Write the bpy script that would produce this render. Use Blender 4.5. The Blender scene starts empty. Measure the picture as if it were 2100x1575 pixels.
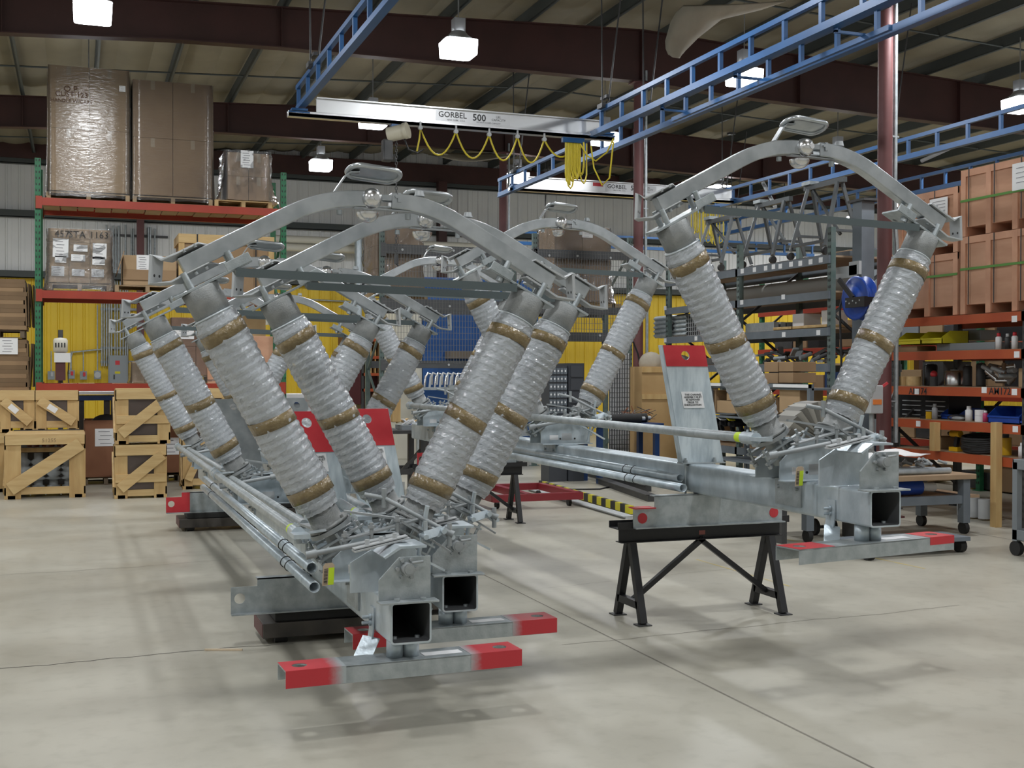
import bpy, bmesh, math, random
from math import sin, cos, pi, radians, sqrt
from mathutils import Vector, Matrix
random.seed(7)
C = bpy.context.scene.collection
SC = bpy.context.scene
# ---------------------------------------------------------------- camera
EYE = Vector((0, 0, 1.7271)); FPX = 2440.6
YAW, PITCH, ROLL = radians(20.1045), radians(-.4998), radians(.1073)
FW = Vector((sin(YAW)*cos(PITCH), cos(YAW)*cos(PITCH), sin(PITCH)))
_r = Vector((cos(YAW), -sin(YAW), 0)); _u = _r.cross(FW)
RT = _r*cos(ROLL) + _u*sin(ROLL); UP = _u*cos(ROLL) - _r*sin(ROLL)
cd = bpy.data.cameras.new('camera'); cam = bpy.data.objects.new('camera', cd); C.objects.link(cam)
cd.sensor_width = 36; cd.lens = FPX*36/2100; cd.clip_end = 200
m3 = Matrix((RT, UP, -FW)).transposed(); cam.matrix_world = Matrix.Translation(EYE) @ m3.to_4x4()
SC.camera = cam
# ---------------------------------------------------------------- world, exposure
w = bpy.data.worlds.new('hall_air'); SC.world = w; w.use_nodes = True
w.node_tree.nodes['Background'].inputs[0].default_value = (.75, .8, .85, 1)
w.node_tree.nodes['Background'].inputs[1].default_value = .05
SC.view_settings.view_transform = 'Standard'; SC.view_settings.look = 'None'
SC.view_settings.gamma = 1; SC.view_settings.use_curve_mapping = False
SC.view_settings.exposure = 0.15
LAMP_W = 78.0
SC.cycles.max_bounces = 7; SC.cycles.diffuse_bounces = 4; SC.cycles.glossy_bounces = 3
SC.cycles.transparent_max_bounces = 24; SC.cycles.transmission_bounces = 4
SC.cycles.caustics_reflective = False; SC.cycles.caustics_refractive = False
SC.cycles.sample_clamp_indirect = 4.0
SC.cycles.use_denoising = True

def ray(x, y): return RT*((x-1050)/FPX) - UP*((y-787.5)/FPX) + FW
def at(x, y, X=None, Y=None, Z=None):
    d = ray(x, y)
    t = X/d.x if X is not None else (Y/d.y if Y is not None else (Z-EYE.z)/d.z)
    return EYE + d*t

# ---------------------------------------------------------------- materials
MATS = {}
def mat(name, col, rough=.5, metal=0., col2=None, ns=8., bump=0., bs=60., detail=3., spec=.5, stretch=None, emit=None):
    if name in MATS: return MATS[name]
    m = bpy.data.materials.new(name); m.use_nodes = True; nt = m.node_tree; N = nt.nodes; L = nt.links
    b = N['Principled BSDF']
    b.inputs['Base Color'].default_value = (*col, 1); b.inputs['Roughness'].default_value = rough
    b.inputs['Metallic'].default_value = metal; b.inputs['Specular IOR Level'].default_value = spec
    if emit:
        b.inputs['Emission Color'].default_value = (*emit[:3], 1); b.inputs['Emission Strength'].default_value = emit[3]
    if col2 is not None or bump:
        tc = N.new('ShaderNodeTexCoord'); mp = N.new('ShaderNodeMapping'); L.new(tc.outputs['Object'], mp.inputs[0])
        if stretch: mp.inputs['Scale'].default_value = stretch
        if col2 is not None:
            n = N.new('ShaderNodeTexNoise'); n.inputs['Scale'].default_value = ns; n.inputs['Detail'].default_value = detail
            L.new(mp.outputs[0], n.inputs['Vector'])
            r = N.new('ShaderNodeValToRGB'); r.color_ramp.elements[0].position = .35; r.color_ramp.elements[1].position = .65
            r.color_ramp.elements[0].color = (*col, 1); r.color_ramp.elements[1].color = (*col2, 1)
            L.new(n.outputs['Fac'], r.inputs[0]); L.new(r.outputs[0], b.inputs['Base Color'])
        if bump:
            n2 = N.new('ShaderNodeTexNoise'); n2.inputs['Scale'].default_value = bs; n2.inputs['Detail'].default_value = 2
            L.new(mp.outputs[0], n2.inputs['Vector'])
            bp = N.new('ShaderNodeBump'); bp.inputs['Strength'].default_value = bump; bp.inputs['Distance'].default_value = .01
            L.new(n2.outputs['Fac'], bp.inputs['Height']); L.new(bp.outputs[0], b.inputs['Normal'])
    MATS[name] = m; return m

def film(name, tint, fac, scale, rough=.12, bump=.8, stretch=None, ior=1.5):
    """clear wrinkled plastic: part see-through, part milky gloss"""
    m = bpy.data.materials.new(name); m.use_nodes = True; nt = m.node_tree; N = nt.nodes; L = nt.links
    b = N['Principled BSDF']; b.inputs['Base Color'].default_value = (*tint, 1); b.inputs['Roughness'].default_value = rough
    b.inputs['Specular IOR Level'].default_value = .9
    tc = N.new('ShaderNodeTexCoord')
    n2 = N.new('ShaderNodeTexNoise'); n2.inputs['Scale'].default_value = scale; n2.inputs['Detail'].default_value = 3
    n2.inputs['Distortion'].default_value = 1.5
    mp = N.new('ShaderNodeMapping'); L.new(tc.outputs['Object'], mp.inputs[0]); L.new(mp.outputs[0], n2.inputs['Vector'])
    if stretch: mp.inputs['Scale'].default_value = stretch
    bp = N.new('ShaderNodeBump'); bp.inputs['Strength'].default_value = bump; bp.inputs['Distance'].default_value = .012
    L.new(n2.outputs['Fac'], bp.inputs['Height']); L.new(bp.outputs[0], b.inputs['Normal'])
    tr = N.new('ShaderNodeBsdfTransparent'); mx = N.new('ShaderNodeMixShader'); mx.inputs[0].default_value = fac
    gl = N.new('ShaderNodeBsdfGlossy'); gl.inputs['Roughness'].default_value = rough; L.new(bp.outputs[0], gl.inputs['Normal'])
    fr = N.new('ShaderNodeFresnel'); fr.inputs[0].default_value = ior; L.new(bp.outputs[0], fr.inputs['Normal'])
    m2 = N.new('ShaderNodeMixShader'); L.new(fr.outputs[0], m2.inputs[0])
    L.new(tr.outputs[0], mx.inputs[1]); L.new(b.outputs[0], mx.inputs[2]); b.inputs['Specular IOR Level'].default_value = 0
    L.new(mx.outputs[0], m2.inputs[1]); L.new(gl.outputs[0], m2.inputs[2]); L.new(m2.outputs[0], N['Material Output'].inputs[0])
    MATS[name] = m; return m

GALV = mat('galvanized_steel', (.33, .37, .385), .40, .45, (.45, .49, .505), 14, .15, 90)
GALVB = mat('bright_galvanized', (.42, .49, .535), .36, .4, (.57, .64, .685), 9, .1, 60, stretch=(1, 1, .6))
GALVD = mat('dull_galvanized', (.30, .33, .34), .5, .4, (.38, .40, .41), 12)
ALU = mat('brushed_aluminium', (.40, .43, .45), .28, .88, (.54, .57, .59), 7, .06, 30)
CASTG = mat('cast_end_fitting', (.22, .235, .235), .55, .2, (.29, .30, .295), 18, .3, 120)
CHROME = mat('polished_metal', (.72, .72, .72), .24, 1.)
DKBAR = mat('grey_painted_bar', (.10, .125, .13), .45, .3)
SHED = mat('insulator_sheds', (.48, .53, .56), .4, 0, (.55, .60, .63), 6)
TAPE = mat('brown_packing_tape', (.17, .125, .06), .16, 0, (.23, .175, .09), 30, .5, 70)
FILM = film('bubble_film', (.87, .92, .97), .41, 40, .07, .35, None, 1.7)
SFILM = film('stretch_film', (.62, .62, .62), .05, 5, .16, .35, (1, 1, 5), 1.6); CRINKLE = film('crinkled_film', (.72, .73, .75), .10, 9, .10, 1.0)
RED = mat('safety_red', (.52, .028, .04), .4, 0, (.56, .04, .05), 10)
BLACK = mat('black_steel', (.012, .012, .014), .45)
DARK = mat('dark_steel', (.05, .052, .055), .5, .2, (.07, .07, .07), 6)
RUBBER = mat('black_rubber', (.015, .015, .015), .7)
PINE = mat('pine_board', (.60, .42, .19), .6, 0, (.50, .32, .13), 5, .1, 50, stretch=(2, 2, .35))
PINE2 = mat('pine_batten', (.63, .46, .22), .6, 0, (.54, .36, .16), 6, .1, 50, stretch=(.4, 3, 3))
CARD = mat('cardboard', (.33, .215, .115), .7, 0, (.29, .185, .10), 3)
CARD2 = mat('tan_cardboard', (.43, .295, .165), .7, 0, (.39, .265, .145), 3)
BROWNBOX = mat('rust_brown_fibreboard', (.27, .12, .06), .7, 0, (.22, .09, .045), 2.5)
PLY = mat('pink_plywood', (.60, .34, .22), .6, 0, (.52, .28, .175), 3, .05, 30, stretch=(1, .4, 2.5))
WHITE = mat('white_paper', (.82, .83, .84), .6)
OFFW = mat('cream_paint', (.66, .64, .55), .5)
RACKRED = mat('orange_red_beam', (.36, .042, .018), .45, 0, (.31, .033, .015), 3)
RACKOR = mat('orange_beam', (.43, .085, .025), .5, 0, (.38, .065, .02), 3)
GREEN = mat('green_upright', (.015, .13, .055), .5, 0, (.03, .17, .08), 10)
GREENG = mat('grey_green_upright', (.10, .15, .14), .5, 0, (.14, .18, .17), 10)
GREYB = mat('grey_beam', (.13, .155, .18), .5, 0, (.16, .185, .21), 4)
BLUE = mat('crane_blue', (.016, .085, .23), .4, .1, (.02, .10, .27), 3)
BLUE2 = mat('deep_blue', (.012, .06, .34), .35)
NAVY = mat('navy_paint', (.015, .045, .14), .4)
MAROON = mat('maroon_paint', (.105, .036, .036), .55, 0, (.13, .045, .044), 3)
RAFT = mat('rafter_oxide', (.042, .015, .012), .6, 0, (.055, .019, .016), 2)
PURL = mat('purlin_grey', (.06, .07, .068), .6)
YEL = mat('yellow_cable', (.62, .50, .03), .5)
LIME = mat('lime_sticker', (.62, .85, .03), .5)
YELP = mat('yellow_plastic', (.62, .55, .02), .4)
GREYP = mat('grey_enclosure', (.26, .29, .31), .5)
LGREY = mat('light_grey', (.45, .47, .48), .5)
INK = mat('black_ink', (.02, .02, .02), .6)
GREENS = mat('green_strap', (.10, .26, .05), .5)
COPPER = mat('copper', (.6, .25, .13), .35, .8)
WOODTOP = mat('worn_worktop', (.42, .30, .19), .6, 0, (.36, .25, .16), 4)
LENS = mat('lamp_lens', (1, 1, 1), .4, emit=(.90, .95, 1, 14))
PLANKM = mat('deck_plank', (.46, .33, .17), .7, 0, (.40, .28, .14), 4)

def sheet_mat(name, col, col2, pitch, axis=0):
    """ribbed metal sheet: rib shape is real geometry; only mottling here"""
    return mat(name, col, .45, 0, col2, 1.5)
WALLW = sheet_mat('white_sheet', (.80, .81, .80), (.76, .77, .77), .3)
WALLY = sheet_mat('yellow_sheet', (.80, .56, .035), (.76, .52, .03), .3)
INSUL = mat('roof_insulation', (.27, .24, .17), .8, 0, (.23, .205, .145), 1.2, .5, 3)
def floor_mat():
    m = bpy.data.materials.new('sealed_concrete'); m.use_nodes = True; nt = m.node_tree; N = nt.nodes; L = nt.links
    b = N['Principled BSDF']; tc = N.new('ShaderNodeTexCoord')
    def noise(sc, det, stretch=None):
        mp = N.new('ShaderNodeMapping'); L.new(tc.outputs['Object'], mp.inputs[0])
        if stretch: mp.inputs['Scale'].default_value = stretch
        n = N.new('ShaderNodeTexNoise'); n.inputs['Scale'].default_value = sc; n.inputs['Detail'].default_value = det
        L.new(mp.outputs[0], n.inputs['Vector']); return n.outputs['Fac']
    def ramp(f, p0, c0, p1, c1):
        r = N.new('ShaderNodeValToRGB'); e = r.color_ramp.elements
        e[0].position, e[1].position = p0, p1; e[0].color = (*c0, 1); e[1].color = (*c1, 1); L.new(f, r.inputs[0]); return r.outputs[0]
    def mul(a, c, f=1.):
        x = N.new('ShaderNodeMixRGB'); x.blend_type = 'MULTIPLY'; x.inputs[0].default_value = f; L.new(a, x.inputs[1]); L.new(c, x.inputs[2]); return x.outputs[0]
    c = ramp(noise(.55, 5), .3, (.41, .39, .325), .7, (.46, .44, .37))
    c = mul(c, ramp(noise(1.6, 4, (1, .35, 1)), .3, (.93, .93, .93), .6, (1, 1, 1)))
    c = mul(c, ramp(noise(9, 6), .25, (.88, .88, .87), .5, (1, 1, 1)))
    L.new(c, b.inputs['Base Color'])
    L.new(ramp(noise(1.1, 4), .3, (.28, .28, .28), .7, (.46, .46, .46)), b.inputs['Roughness'])
    b.inputs['Specular IOR Level'].default_value = .4
    return m
FLOOR = floor_mat()

# ---------------------------------------------------------------- mesh helpers
class MB:
    def __init__(s): s.v = []; s.f = []; s.m = []; s.sm = []; s.cm = 0
    def add(s, vs, fs, smooth=False):
        o = len(s.v); s.v += [tuple(v) for v in vs]
        for f in fs: s.f.append(tuple(i+o for i in f)); s.m.append(s.cm); s.sm.append(smooth)
        return s
    def box(s, c, d, rot=None):
        x, y, z = d[0]/2, d[1]/2, d[2]/2; c = Vector(c)
        vs = [Vector(q) for q in ((-x,-y,-z),(x,-y,-z),(x,y,-z),(-x,y,-z),(-x,-y,z),(x,-y,z),(x,y,z),(-x,y,z))]
        if rot is not None: vs = [rot @ q for q in vs]
        return s.add([c+q for q in vs], [(0,3,2,1),(4,5,6,7),(0,1,5,4),(1,2,6,5),(2,3,7,6),(3,0,4,7)])
    def bb(s, a, b):
        return s.box([(a[i]+b[i])/2 for i in range(3)], [abs(b[i]-a[i]) for i in range(3)])
    def bar(s, p, q, w, h, up=(0, 0, 1)):
        p, q = Vector(p), Vector(q); d = q-p; l = d.length; d.normalize()
        up = Vector(up); sd = d.cross(up)
        if sd.length < 1e-4: sd = d.cross(Vector((0, 1, 0)))
        sd.normalize(); u = sd.cross(d)
        return s.box((p+q)/2, (w, l, h), Matrix((sd, d, u)).transposed())
    def frame(s, d):
        d = d.normalized(); a = d.cross(Vector((0, 0, 1)))
        if a.length < .05: a = d.cross(Vector((0, 1, 0)))
        a.normalize(); return a, a.cross(d)
    def cyl(s, p, q, r, r2=None, n=14, caps=True, smooth=True):
        p, q = Vector(p), Vector(q); r2 = r if r2 is None else r2; a, b = s.frame(q-p)
        vs = []
        for c, rr in ((p, r), (q, r2)): vs += [c+(a*cos(2*pi*i/n)+b*sin(2*pi*i/n))*rr for i in range(n)]
        s.add(vs, [(i, (i+1) % n, n+(i+1) % n, n+i) for i in range(n)], smooth)
        if caps: s.add(vs, [tuple(range(n))[::-1], tuple(range(n, 2*n))])
        return s
    def pipe(s, p, q, r, ri, n=18):
        """open hollow pipe"""
        p, q = Vector(p), Vector(q); a, b = s.frame(q-p); vs = []
        for c, rr in ((p, r), (q, r), (q, ri), (p, ri)): vs += [c+(a*cos(2*pi*i/n)+b*sin(2*pi*i/n))*rr for i in range(n)]
        return s.add(vs, [(k*n+i, k*n+(i+1) % n, ((k+1) % 4)*n+(i+1) % n, ((k+1) % 4)*n+i) for k in range(4) for i in range(n)], True)
    def lathe(s, p, d, prof, n=24, smooth=True):
        """prof: list of (distance along d, radius)"""
        p = Vector(p); d = Vector(d).normalized(); a, b = s.frame(d); vs = []
        for t, r in prof: vs += [p+d*t+(a*cos(2*pi*i/n)+b*sin(2*pi*i/n))*r for i in range(n)]
        return s.add(vs, [(k*n+i, k*n+(i+1) % n, (k+1)*n+(i+1) % n, (k+1)*n+i) for k in range(len(prof)-1) for i in range(n)], smooth)
    def path(s, pts, r, n=8, closed=False):
        pts = [Vector(p) for p in pts]; k = len(pts); vs = []; a = None
        for i, p in enumerate(pts):
            d = (pts[(i+1) % k]-pts[i-1]) if closed else (pts[min(i+1, k-1)]-pts[max(i-1, 0)])
            d.normalize()
            if a is None: a, b = s.frame(d)
            else: a = (a-d*a.dot(d)).normalized()
            b = a.cross(d)
            vs += [p+(a*cos(2*pi*j/n)+b*sin(2*pi*j/n))*r for j in range(n)]
        fs = [(i*n+j, i*n+(j+1) % n, ((i+1) % k)*n+(j+1) % n, ((i+1) % k)*n+j) for i in range(k if closed else k-1) for j in range(n)]
        s.add(vs, fs, True)
        if not closed: s.add(vs, [tuple(range(n))[::-1], tuple(range((k-1)*n, k*n))])
        return s
    def sweep(s, pts, w, h, side=(0, 1, 0)):
        """rectangular section w (along side) x h swept along a planar path"""
        pts = [Vector(p) for p in pts]; k = len(pts); sd = Vector(side).normalized(); vs = []
        for i, p in enumerate(pts):
            d = (pts[min(i+1, k-1)]-pts[max(i-1, 0)]).normalized()
            n_ = d.cross(sd).normalized()
            if 0 < i < k-1:
                d1 = (pts[i]-pts[i-1]).normalized(); d2 = (pts[i+1]-pts[i]).normalized(); c = max(.4, d1.dot((d1+d2).normalized()))
            else: c = 1
            vs += [p+sd*w/2+n_*h/2/c, p-sd*w/2+n_*h/2/c, p-sd*w/2-n_*h/2/c, p+sd*w/2-n_*h/2/c]
        fs = [(i*4+j, i*4+(j+1) % 4, (i+1)*4+(j+1) % 4, (i+1)*4+j) for i in range(k-1) for j in range(4)]
        s.add(vs, fs+[(3, 2, 1, 0), tuple(range((k-1)*4, k*4))]); return s
    def prism(s, poly, o, ex, ey, th):
        """polygon (2D) in plane o,ex,ey pushed by th along ex x ey"""
        o, ex, ey = Vector(o), Vector(ex), Vector(ey); nz = ex.cross(ey).normalized()*th; n = len(poly)
        vs = [o+ex*a+ey*b for a, b in poly]; vs += [q+nz for q in vs]
        return s.add(vs, [tuple(range(n))[::-1], tuple(range(n, 2*n))]+[(i, (i+1) % n, n+(i+1) % n, n+i) for i in range(n)])
    def plate_hole(s, w, h, hx, hy, r, o, ex, ey, th, n=16):
        """rectangle 0..w x 0..h with a round hole, thickness th"""
        o, ex, ey = Vector(o), Vector(ex), Vector(ey); nz = ex.cross(ey).normalized()*th
        ring = [(hx+r*cos(2*pi*i/n), hy+r*sin(2*pi*i/n)) for i in range(n)]
        out = []; cor = {}
        for i in range(n):
            c, sn = cos(2*pi*i/n), sin(2*pi*i/n); t = 1e9
            if c > 1e-6: t = min(t, (w-hx)/c)
            if c < -1e-6: t = min(t, -hx/c)
            if sn > 1e-6: t = min(t, (h-hy)/sn)
            if sn < -1e-6: t = min(t, -hy/sn)
            out.append((hx+t*c, hy+t*sn))
        for cx, cy in ((0, 0), (w, 0), (w, h), (0, h)): cor.setdefault(int((math.atan2(cy-hy, cx-hx) % (2*pi))/(2*pi/n)) % n, []).append((math.atan2(cy-hy, cx-hx) % (2*pi), cx, cy))
        flat = ring+out; ids = {}
        for i in cor:
            ids[i] = []
            for a_, cx, cy in sorted(cor[i]): ids[i].append(len(flat)); flat.append((cx, cy))
        k = len(flat); vs = [o+ex*a+ey*b for a, b in flat]; vs += [q+nz for q in vs]; fs = []
        for i in range(n):
            j = (i+1) % n; ch = [n+i]+ids.get(i, [])+[n+j]
            for a_, b_ in zip(ch[:-1], ch[1:]): fs += [(i, b_, a_), (k+i, k+a_, k+b_), (a_, b_, k+b_, k+a_)]
            fs += [(i, j, n+j), (k+i, k+n+j, k+j), (i, k+i, k+j, j)]
        return s.add(vs, fs)
    def ball(s, c, r, n=16, k=10, sc=(1, 1, 1), half=None):
        c = Vector(c); vs = []; fs = []
        t0, t1 = (0, pi) if half is None else ((0, pi/2) if half > 0 else (pi/2, pi))
        for i in range(k+1):
            t = t0+(t1-t0)*i/k
            vs += [c+Vector((r*sin(t)*cos(2*pi*j/n)*sc[0], r*sin(t)*sin(2*pi*j/n)*sc[1], r*cos(t)*sc[2])) for j in range(n)]
        fs = [(i*n+j, (i+1)*n+j, (i+1)*n+(j+1) % n, i*n+(j+1) % n) for i in range(k) for j in range(n)]
        return s.add(vs, fs, True)
    def mesh(s, name, mats):
        me = bpy.data.meshes.new(name); me.from_pydata(s.v, [], s.f)
        for m in mats: me.materials.append(m)
        me.polygons.foreach_set('material_index', s.m); me.polygons.foreach_set('use_smooth', s.sm)
        me.update(); return me
    def build(s, name, m, parent=None, label=None, bevel=0, fix=True):
        mats = m if isinstance(m, (list, tuple)) else [m]
        me = s.mesh(name, mats)
        if fix:
            b = bmesh.new(); b.from_mesh(me); bmesh.ops.recalc_face_normals(b, faces=b.faces); b.to_mesh(me); b.free()
        o = bpy.data.objects.new(name, me); C.objects.link(o)
        if parent is not None: o.parent = parent
        if label: o['label'] = label
        if bevel:
            bv = o.modifiers.new('edge', 'BEVEL'); bv.width = bevel; bv.segments = 2; bv.limit_method = 'ANGLE'; bv.angle_limit = radians(40)
        return o
def thing(name, label, cat, loc=(0, 0, 0), rz=0., group=None):
    o = bpy.data.objects.new(name, None); C.objects.link(o); o.empty_display_size = .1
    o.location = loc; o.rotation_euler = (0, 0, rz); o['label'] = label; o['category'] = cat
    if group: o['group'] = group
    return o
def tag(o, label, cat, group=None):
    o['label'] = label; o['category'] = cat
    if group: o['group'] = group
    return o
def struct(o): o['kind'] = 'structure'; return o
def inst(name, me, parent, loc=(0, 0, 0), rot=None):
    o = bpy.data.objects.new(name, me); C.objects.link(o); o.parent = parent; o.location = loc
    if rot: o.rotation_euler = rot
    return o
KIDS = {}
def dup(root, loc, rz, label, group=None):
    r = root.copy(); C.objects.link(r); r.location = loc; r.rotation_euler = (0, 0, rz); r['label'] = label
    if group: r['group'] = group
    for ch in list(root.children):
        c = ch.copy(); C.objects.link(c); c.parent = r
        for g in list(ch.children):
            d = g.copy(); C.objects.link(d); d.parent = c
    return r
def text(body, size, m, parent, loc, rot, name='lettering', align='CENTER', bold=0., sx=1.):
    cu = bpy.data.curves.new(name, 'FONT'); cu.body = body; cu.size = size; cu.align_x = align; cu.align_y = 'CENTER'
    cu.extrude = .0006; cu.offset = bold; cu.resolution_u = 2; cu.space_line = .95
    t = bpy.data.objects.new('tmp', cu); me = bpy.data.meshes.new_from_object(t); bpy.data.objects.remove(t)
    me.materials.clear(); me.materials.append(m)
    o = bpy.data.objects.new(name, me); C.objects.link(o); o.location = loc; o.rotation_euler = rot; o.scale = (sx, 1, 1)
    if parent is not None: o.parent = parent
    return o
FRONT = (pi/2, 0, 0)          # text facing -Y
LEFTF = (pi/2, 0, -pi/2)      # text facing -X
# ---------------------------------------------------------------- the hall
XL, XR, Y0, Y1 = -9., 31., -5., 32.5
RIDGE = 9.2
def roofz(x): return 7.95-.044*abs(x-RIDGE)
floor = struct(MB().bb((XL, Y0, -.1), (XR, Y1, 0)).build('floor', FLOOR))
# roof: two insulated slopes with purlins as parts
for k, (a, b) in enumerate(((XL, RIDGE), (RIDGE, XR))):
    m = MB(); n = 30
    for i in range(n):     # blanket sags a little between purlins
        xs = [a+(b-a)*(i+j/4)/n for j in range(5)]
        m.add([(x, y, roofz(x)-.05*sin(pi*j/4)) for y in (Y0, Y1) for j, x in enumerate(xs)], [(j, j+1, 6+j, 5+j) for j in range(4)], True)
    ce = struct(m.build('ceiling', INSUL, fix=False))
    pm = MB().bb((-.03, Y0+.1, -.2), (.005, Y1-.05, 0)).bb((-.03, Y0+.1, -.2), (.045, Y1-.05, -.188)).mesh('purlin', [PURL])
    x = .35
    for i in range(-7, 24):
        px = .35+1.35*i
        if min(a, b)+.1 < px < max(a, b)-.1: inst('purlin', pm, ce, (px, 0, roofz(px)-.06))
    rm = MB()
    for yy in (9.2, 10.6, 14.3, 16.6, 20.9, 23.3, 28., 30.2): inst('sag_rod', MB().cyl((a, yy, roofz(a)-.24), (b, yy, roofz(b)-.24), .018, n=6).mesh('sag_rod', [PURL]), ce)
# frames: rafters across the hall
RB = [(-9, 6.2), (-1, 6.62), (1.3, 6.75), (3, 6.79), (9.2, 6.80), (11, 6.70), (14, 6.6), (22, 6.4), (31, 6.1)]
for yy in (-2., 4.95, 11.98, 18.7, 25.7):
    m = MB()
    for (xa, za), (xb, zb) in zip(RB[:-1], RB[1:]):
        ta, tb = roofz(xa)-.27, roofz(xb)-.27
        if xa < RIDGE < xb: pass
        m.add([(xa, yy-.006, za), (xb, yy-.006, zb), (xb, yy-.006, tb), (xa, yy-.006, ta), (xa, yy+.006, za), (xb, yy+.006, zb), (xb, yy+.006, tb), (xa, yy+.006, ta)],
              [(0, 1, 2, 3), (7, 6, 5, 4), (0, 4, 5, 1), (3, 2, 6, 7)])
        m.bar((xa, yy, za), (xb, yy, zb), .2, .018); m.bar((xa, yy, ta), (xb, yy, tb), .2, .018)
    for xs in (-5, -1, 3, 6, RIDGE, 12.4, 16, 20, 25):
        zb = [za+(zb-za)*(xs-xa)/(xb-xa) for (xa, za), (xb, zb) in zip(RB[:-1], RB[1:]) if xa <= xs <= xb][0]
        m.box((xs, yy, (zb+roofz(xs)-.27)/2), (.012, .19, roofz(xs)-.27-zb))
    struct(m.build('roof_beam', RAFT))
m = MB(); m.bb((XL, 32.2, 7.1), (XR, 32.36, 7.6)); struct(m.build('roof_beam', RAFT))
# back wall: ribbed sheets, yellow below, white above; girts
def ribs(m, x0, x1, y, z0, z1, pitch=.305):
    vs = []; n = int((x1-x0)/pitch)
    for i in range(n):
        x = x0+i*pitch
        for dx, dy in ((0, 0), (.02, -.03), (.05, -.03), (.07, 0), (.14, 0), (.15, -.008), (.165, -.008), (.175, 0)): vs.append((x+dx, y+dy))
    vs.append((x1, y)); k = len(vs)
    m.add([(a, b, z0) for a, b in vs]+[(a, b, z1) for a, b in vs], [(i, i+1, k+i+1, k+i) for i in range(k-1)])
m = MB(); ribs(m, XL, XR, Y1, 0, 4.2); m.bb((XL, Y1+.005, 0), (XR, Y1+.1, 4.2))
wb = struct(m.build('wall_back', WALLY, fix=False))
m = MB(); ribs(m, XL, XR, Y1-.01, 4.2, 8.0); m.bb((XL, Y1+.005, 4.2), (XR, Y1+.1, 8.1)); m.build('upper_sheet', WALLW, wb, fix=False)
for z in (4.2, 5.72, 7.06): MB().bb((XL, Y1-.24, z-.09), (XR, Y1-.04, z-.07)).bb((XL, Y1-.24, z-.09), (XR, Y1-.235, z+.09)).build('girt', PURL, wb)
m = MB().bb((XL-.1, Y0, 0), (XL, Y1, 7.4)); struct(m.build('wall_left', WALLW))
m = MB().bb((XR, Y0, 0), (XR+.1, Y1, 7.4)); struct(m.build('wall_right', WALLW))
m = MB().bb((XL, Y0-.1, 0), (XR, Y0, 8.1)); struct(m.build('wall_front', WALLW))
# pipe columns under the ridge
for yy in (4.95, 11.98, 18.7, 25.7):
    m = MB().cyl((9.18, yy, .02), (9.18, yy, 6.79), .088, n=20); m.box((9.18, yy, .012), (.35, .35, .024)); m.box((9.18, yy, 6.77), (.3, .22, .02))
    c = struct(m.build('column', MAROON))
    if yy > 8:
        m = MB(); m.path([(9.34, yy-.02, .9), (9.34, yy-.02, 3.3), (9.31, yy-.02, 3.6), (9.31, yy-.02, 7.0)], .028, 8)
        m.build('conduit', GALV, c)
        m = MB()
        for z in (1.4, 3.0, 4.6, 5.9): m.box((9.25, yy-.02, z), (.2, .05, .02))
        m.build('strut_clip', GALV, c)
# end-wall posts and services
for px in (288, ):
    p = at(px, 600, Y=32.1); struct(MB().bb((p.x-.09, 32.0, 0), (p.x+.09, 32.2, 7.1)).build('column', MAROON))
for px in (905, 1885):
    p = at(px, 600, Y=32.1); struct(MB().bb((p.x-.12, 31.95, 0), (p.x+.12, 32.2, 7.1)).build('column', RAFT))
# floor joint, cracks, painted lines
def ribbon(name, pts, wd, m, z=.0012):
    mb = MB(); vs = []
    for i, p in enumerate(pts):
        a = Vector(pts[max(i-1, 0)]); b = Vector(pts[min(i+1, len(pts)-1)]); d = (b-a).normalized(); n = Vector((-d.y, d.x))
        q = Vector(p); vs += [(q+n*wd/2).to_3d()+Vector((0, 0, z)), (q-n*wd/2).to_3d()+Vector((0, 0, z))]
    mb.add(vs, [(2*i, 2*i+1, 2*i+3, 2*i+2) for i in range(len(pts)-1)]); return struct(mb.build(name, m, fix=False))
CRACK = mat('joint_filler', (.20, .185, .155), .8); HAIR = mat('crack_dirt', (.10, .09, .08), .9)
ribbon('floor_joint', [(3.28, -3), (3.28, 9), (3.28, 20)], .012, CRACK)
ribbon('floor_joint', [(9.18, -3), (9.18, 20)], .012, CRACK)
def wander(a, b, n, amp, s):
    r = random.Random(s); out = []; o = 0
    for i in range(n+1):
        o += r.uniform(-amp, amp); o *= .9; t = i/n; out.append((a[0]+(b[0]-a[0])*t, a[1]+(b[1]-a[1])*t+o))
    return out
ribbon('floor_crack', wander((-2.2, 7.55), (1.3, 7.6), 60, .018, 1), .009, HAIR)
ribbon('floor_crack', wander((-1.5, 10.9), (2.3, 11.3), 60, .02, 2), .006, CRACK)
ribbon('floor_crack', wander((2.9, 7.0), (6.2, 7.15), 60, .014, 3), .006, CRACK)
ribbon('floor_crack', wander((3.5, 8.9), (6.5, 9.4), 50, .014, 4), .004, CRACK)
YLINE = mat('worn_line_paint', (.50, .40, .14), .7, 0, (.44, .38, .24), 6)
ribbon('floor_line', [(6.95, 11.1), (7.08, 8.66)], .03, YLINE)
ribbon('floor_line', [(5.42, 9.8), (5.45, 8.3)], .025, YLINE)
mb = MB()
SP = mat('pale_splinter', (.62, .5, .36), .7)
p = at(420, 1333, Z=.004); q = at(497, 1333, Z=.004)
tag(MB().bar((p.x, p.y, .006), (q.x, q.y, .006), .018, .01).build('wood_splinter', SP), 'pale wood splinter lying along the floor crack', 'splinter')
# ---------------------------------------------------------------- high bay lights
HOUS = mat('lamp_housing', (.35, .36, .37), .4, .6)
LIDX = [-4.66, .2, 5.06, 9.68, 15.05, 20.4, 25.8]; LIDY = [.9, 6., 11.3, 16.05, 21.2, 26.1, 30.6]

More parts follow.
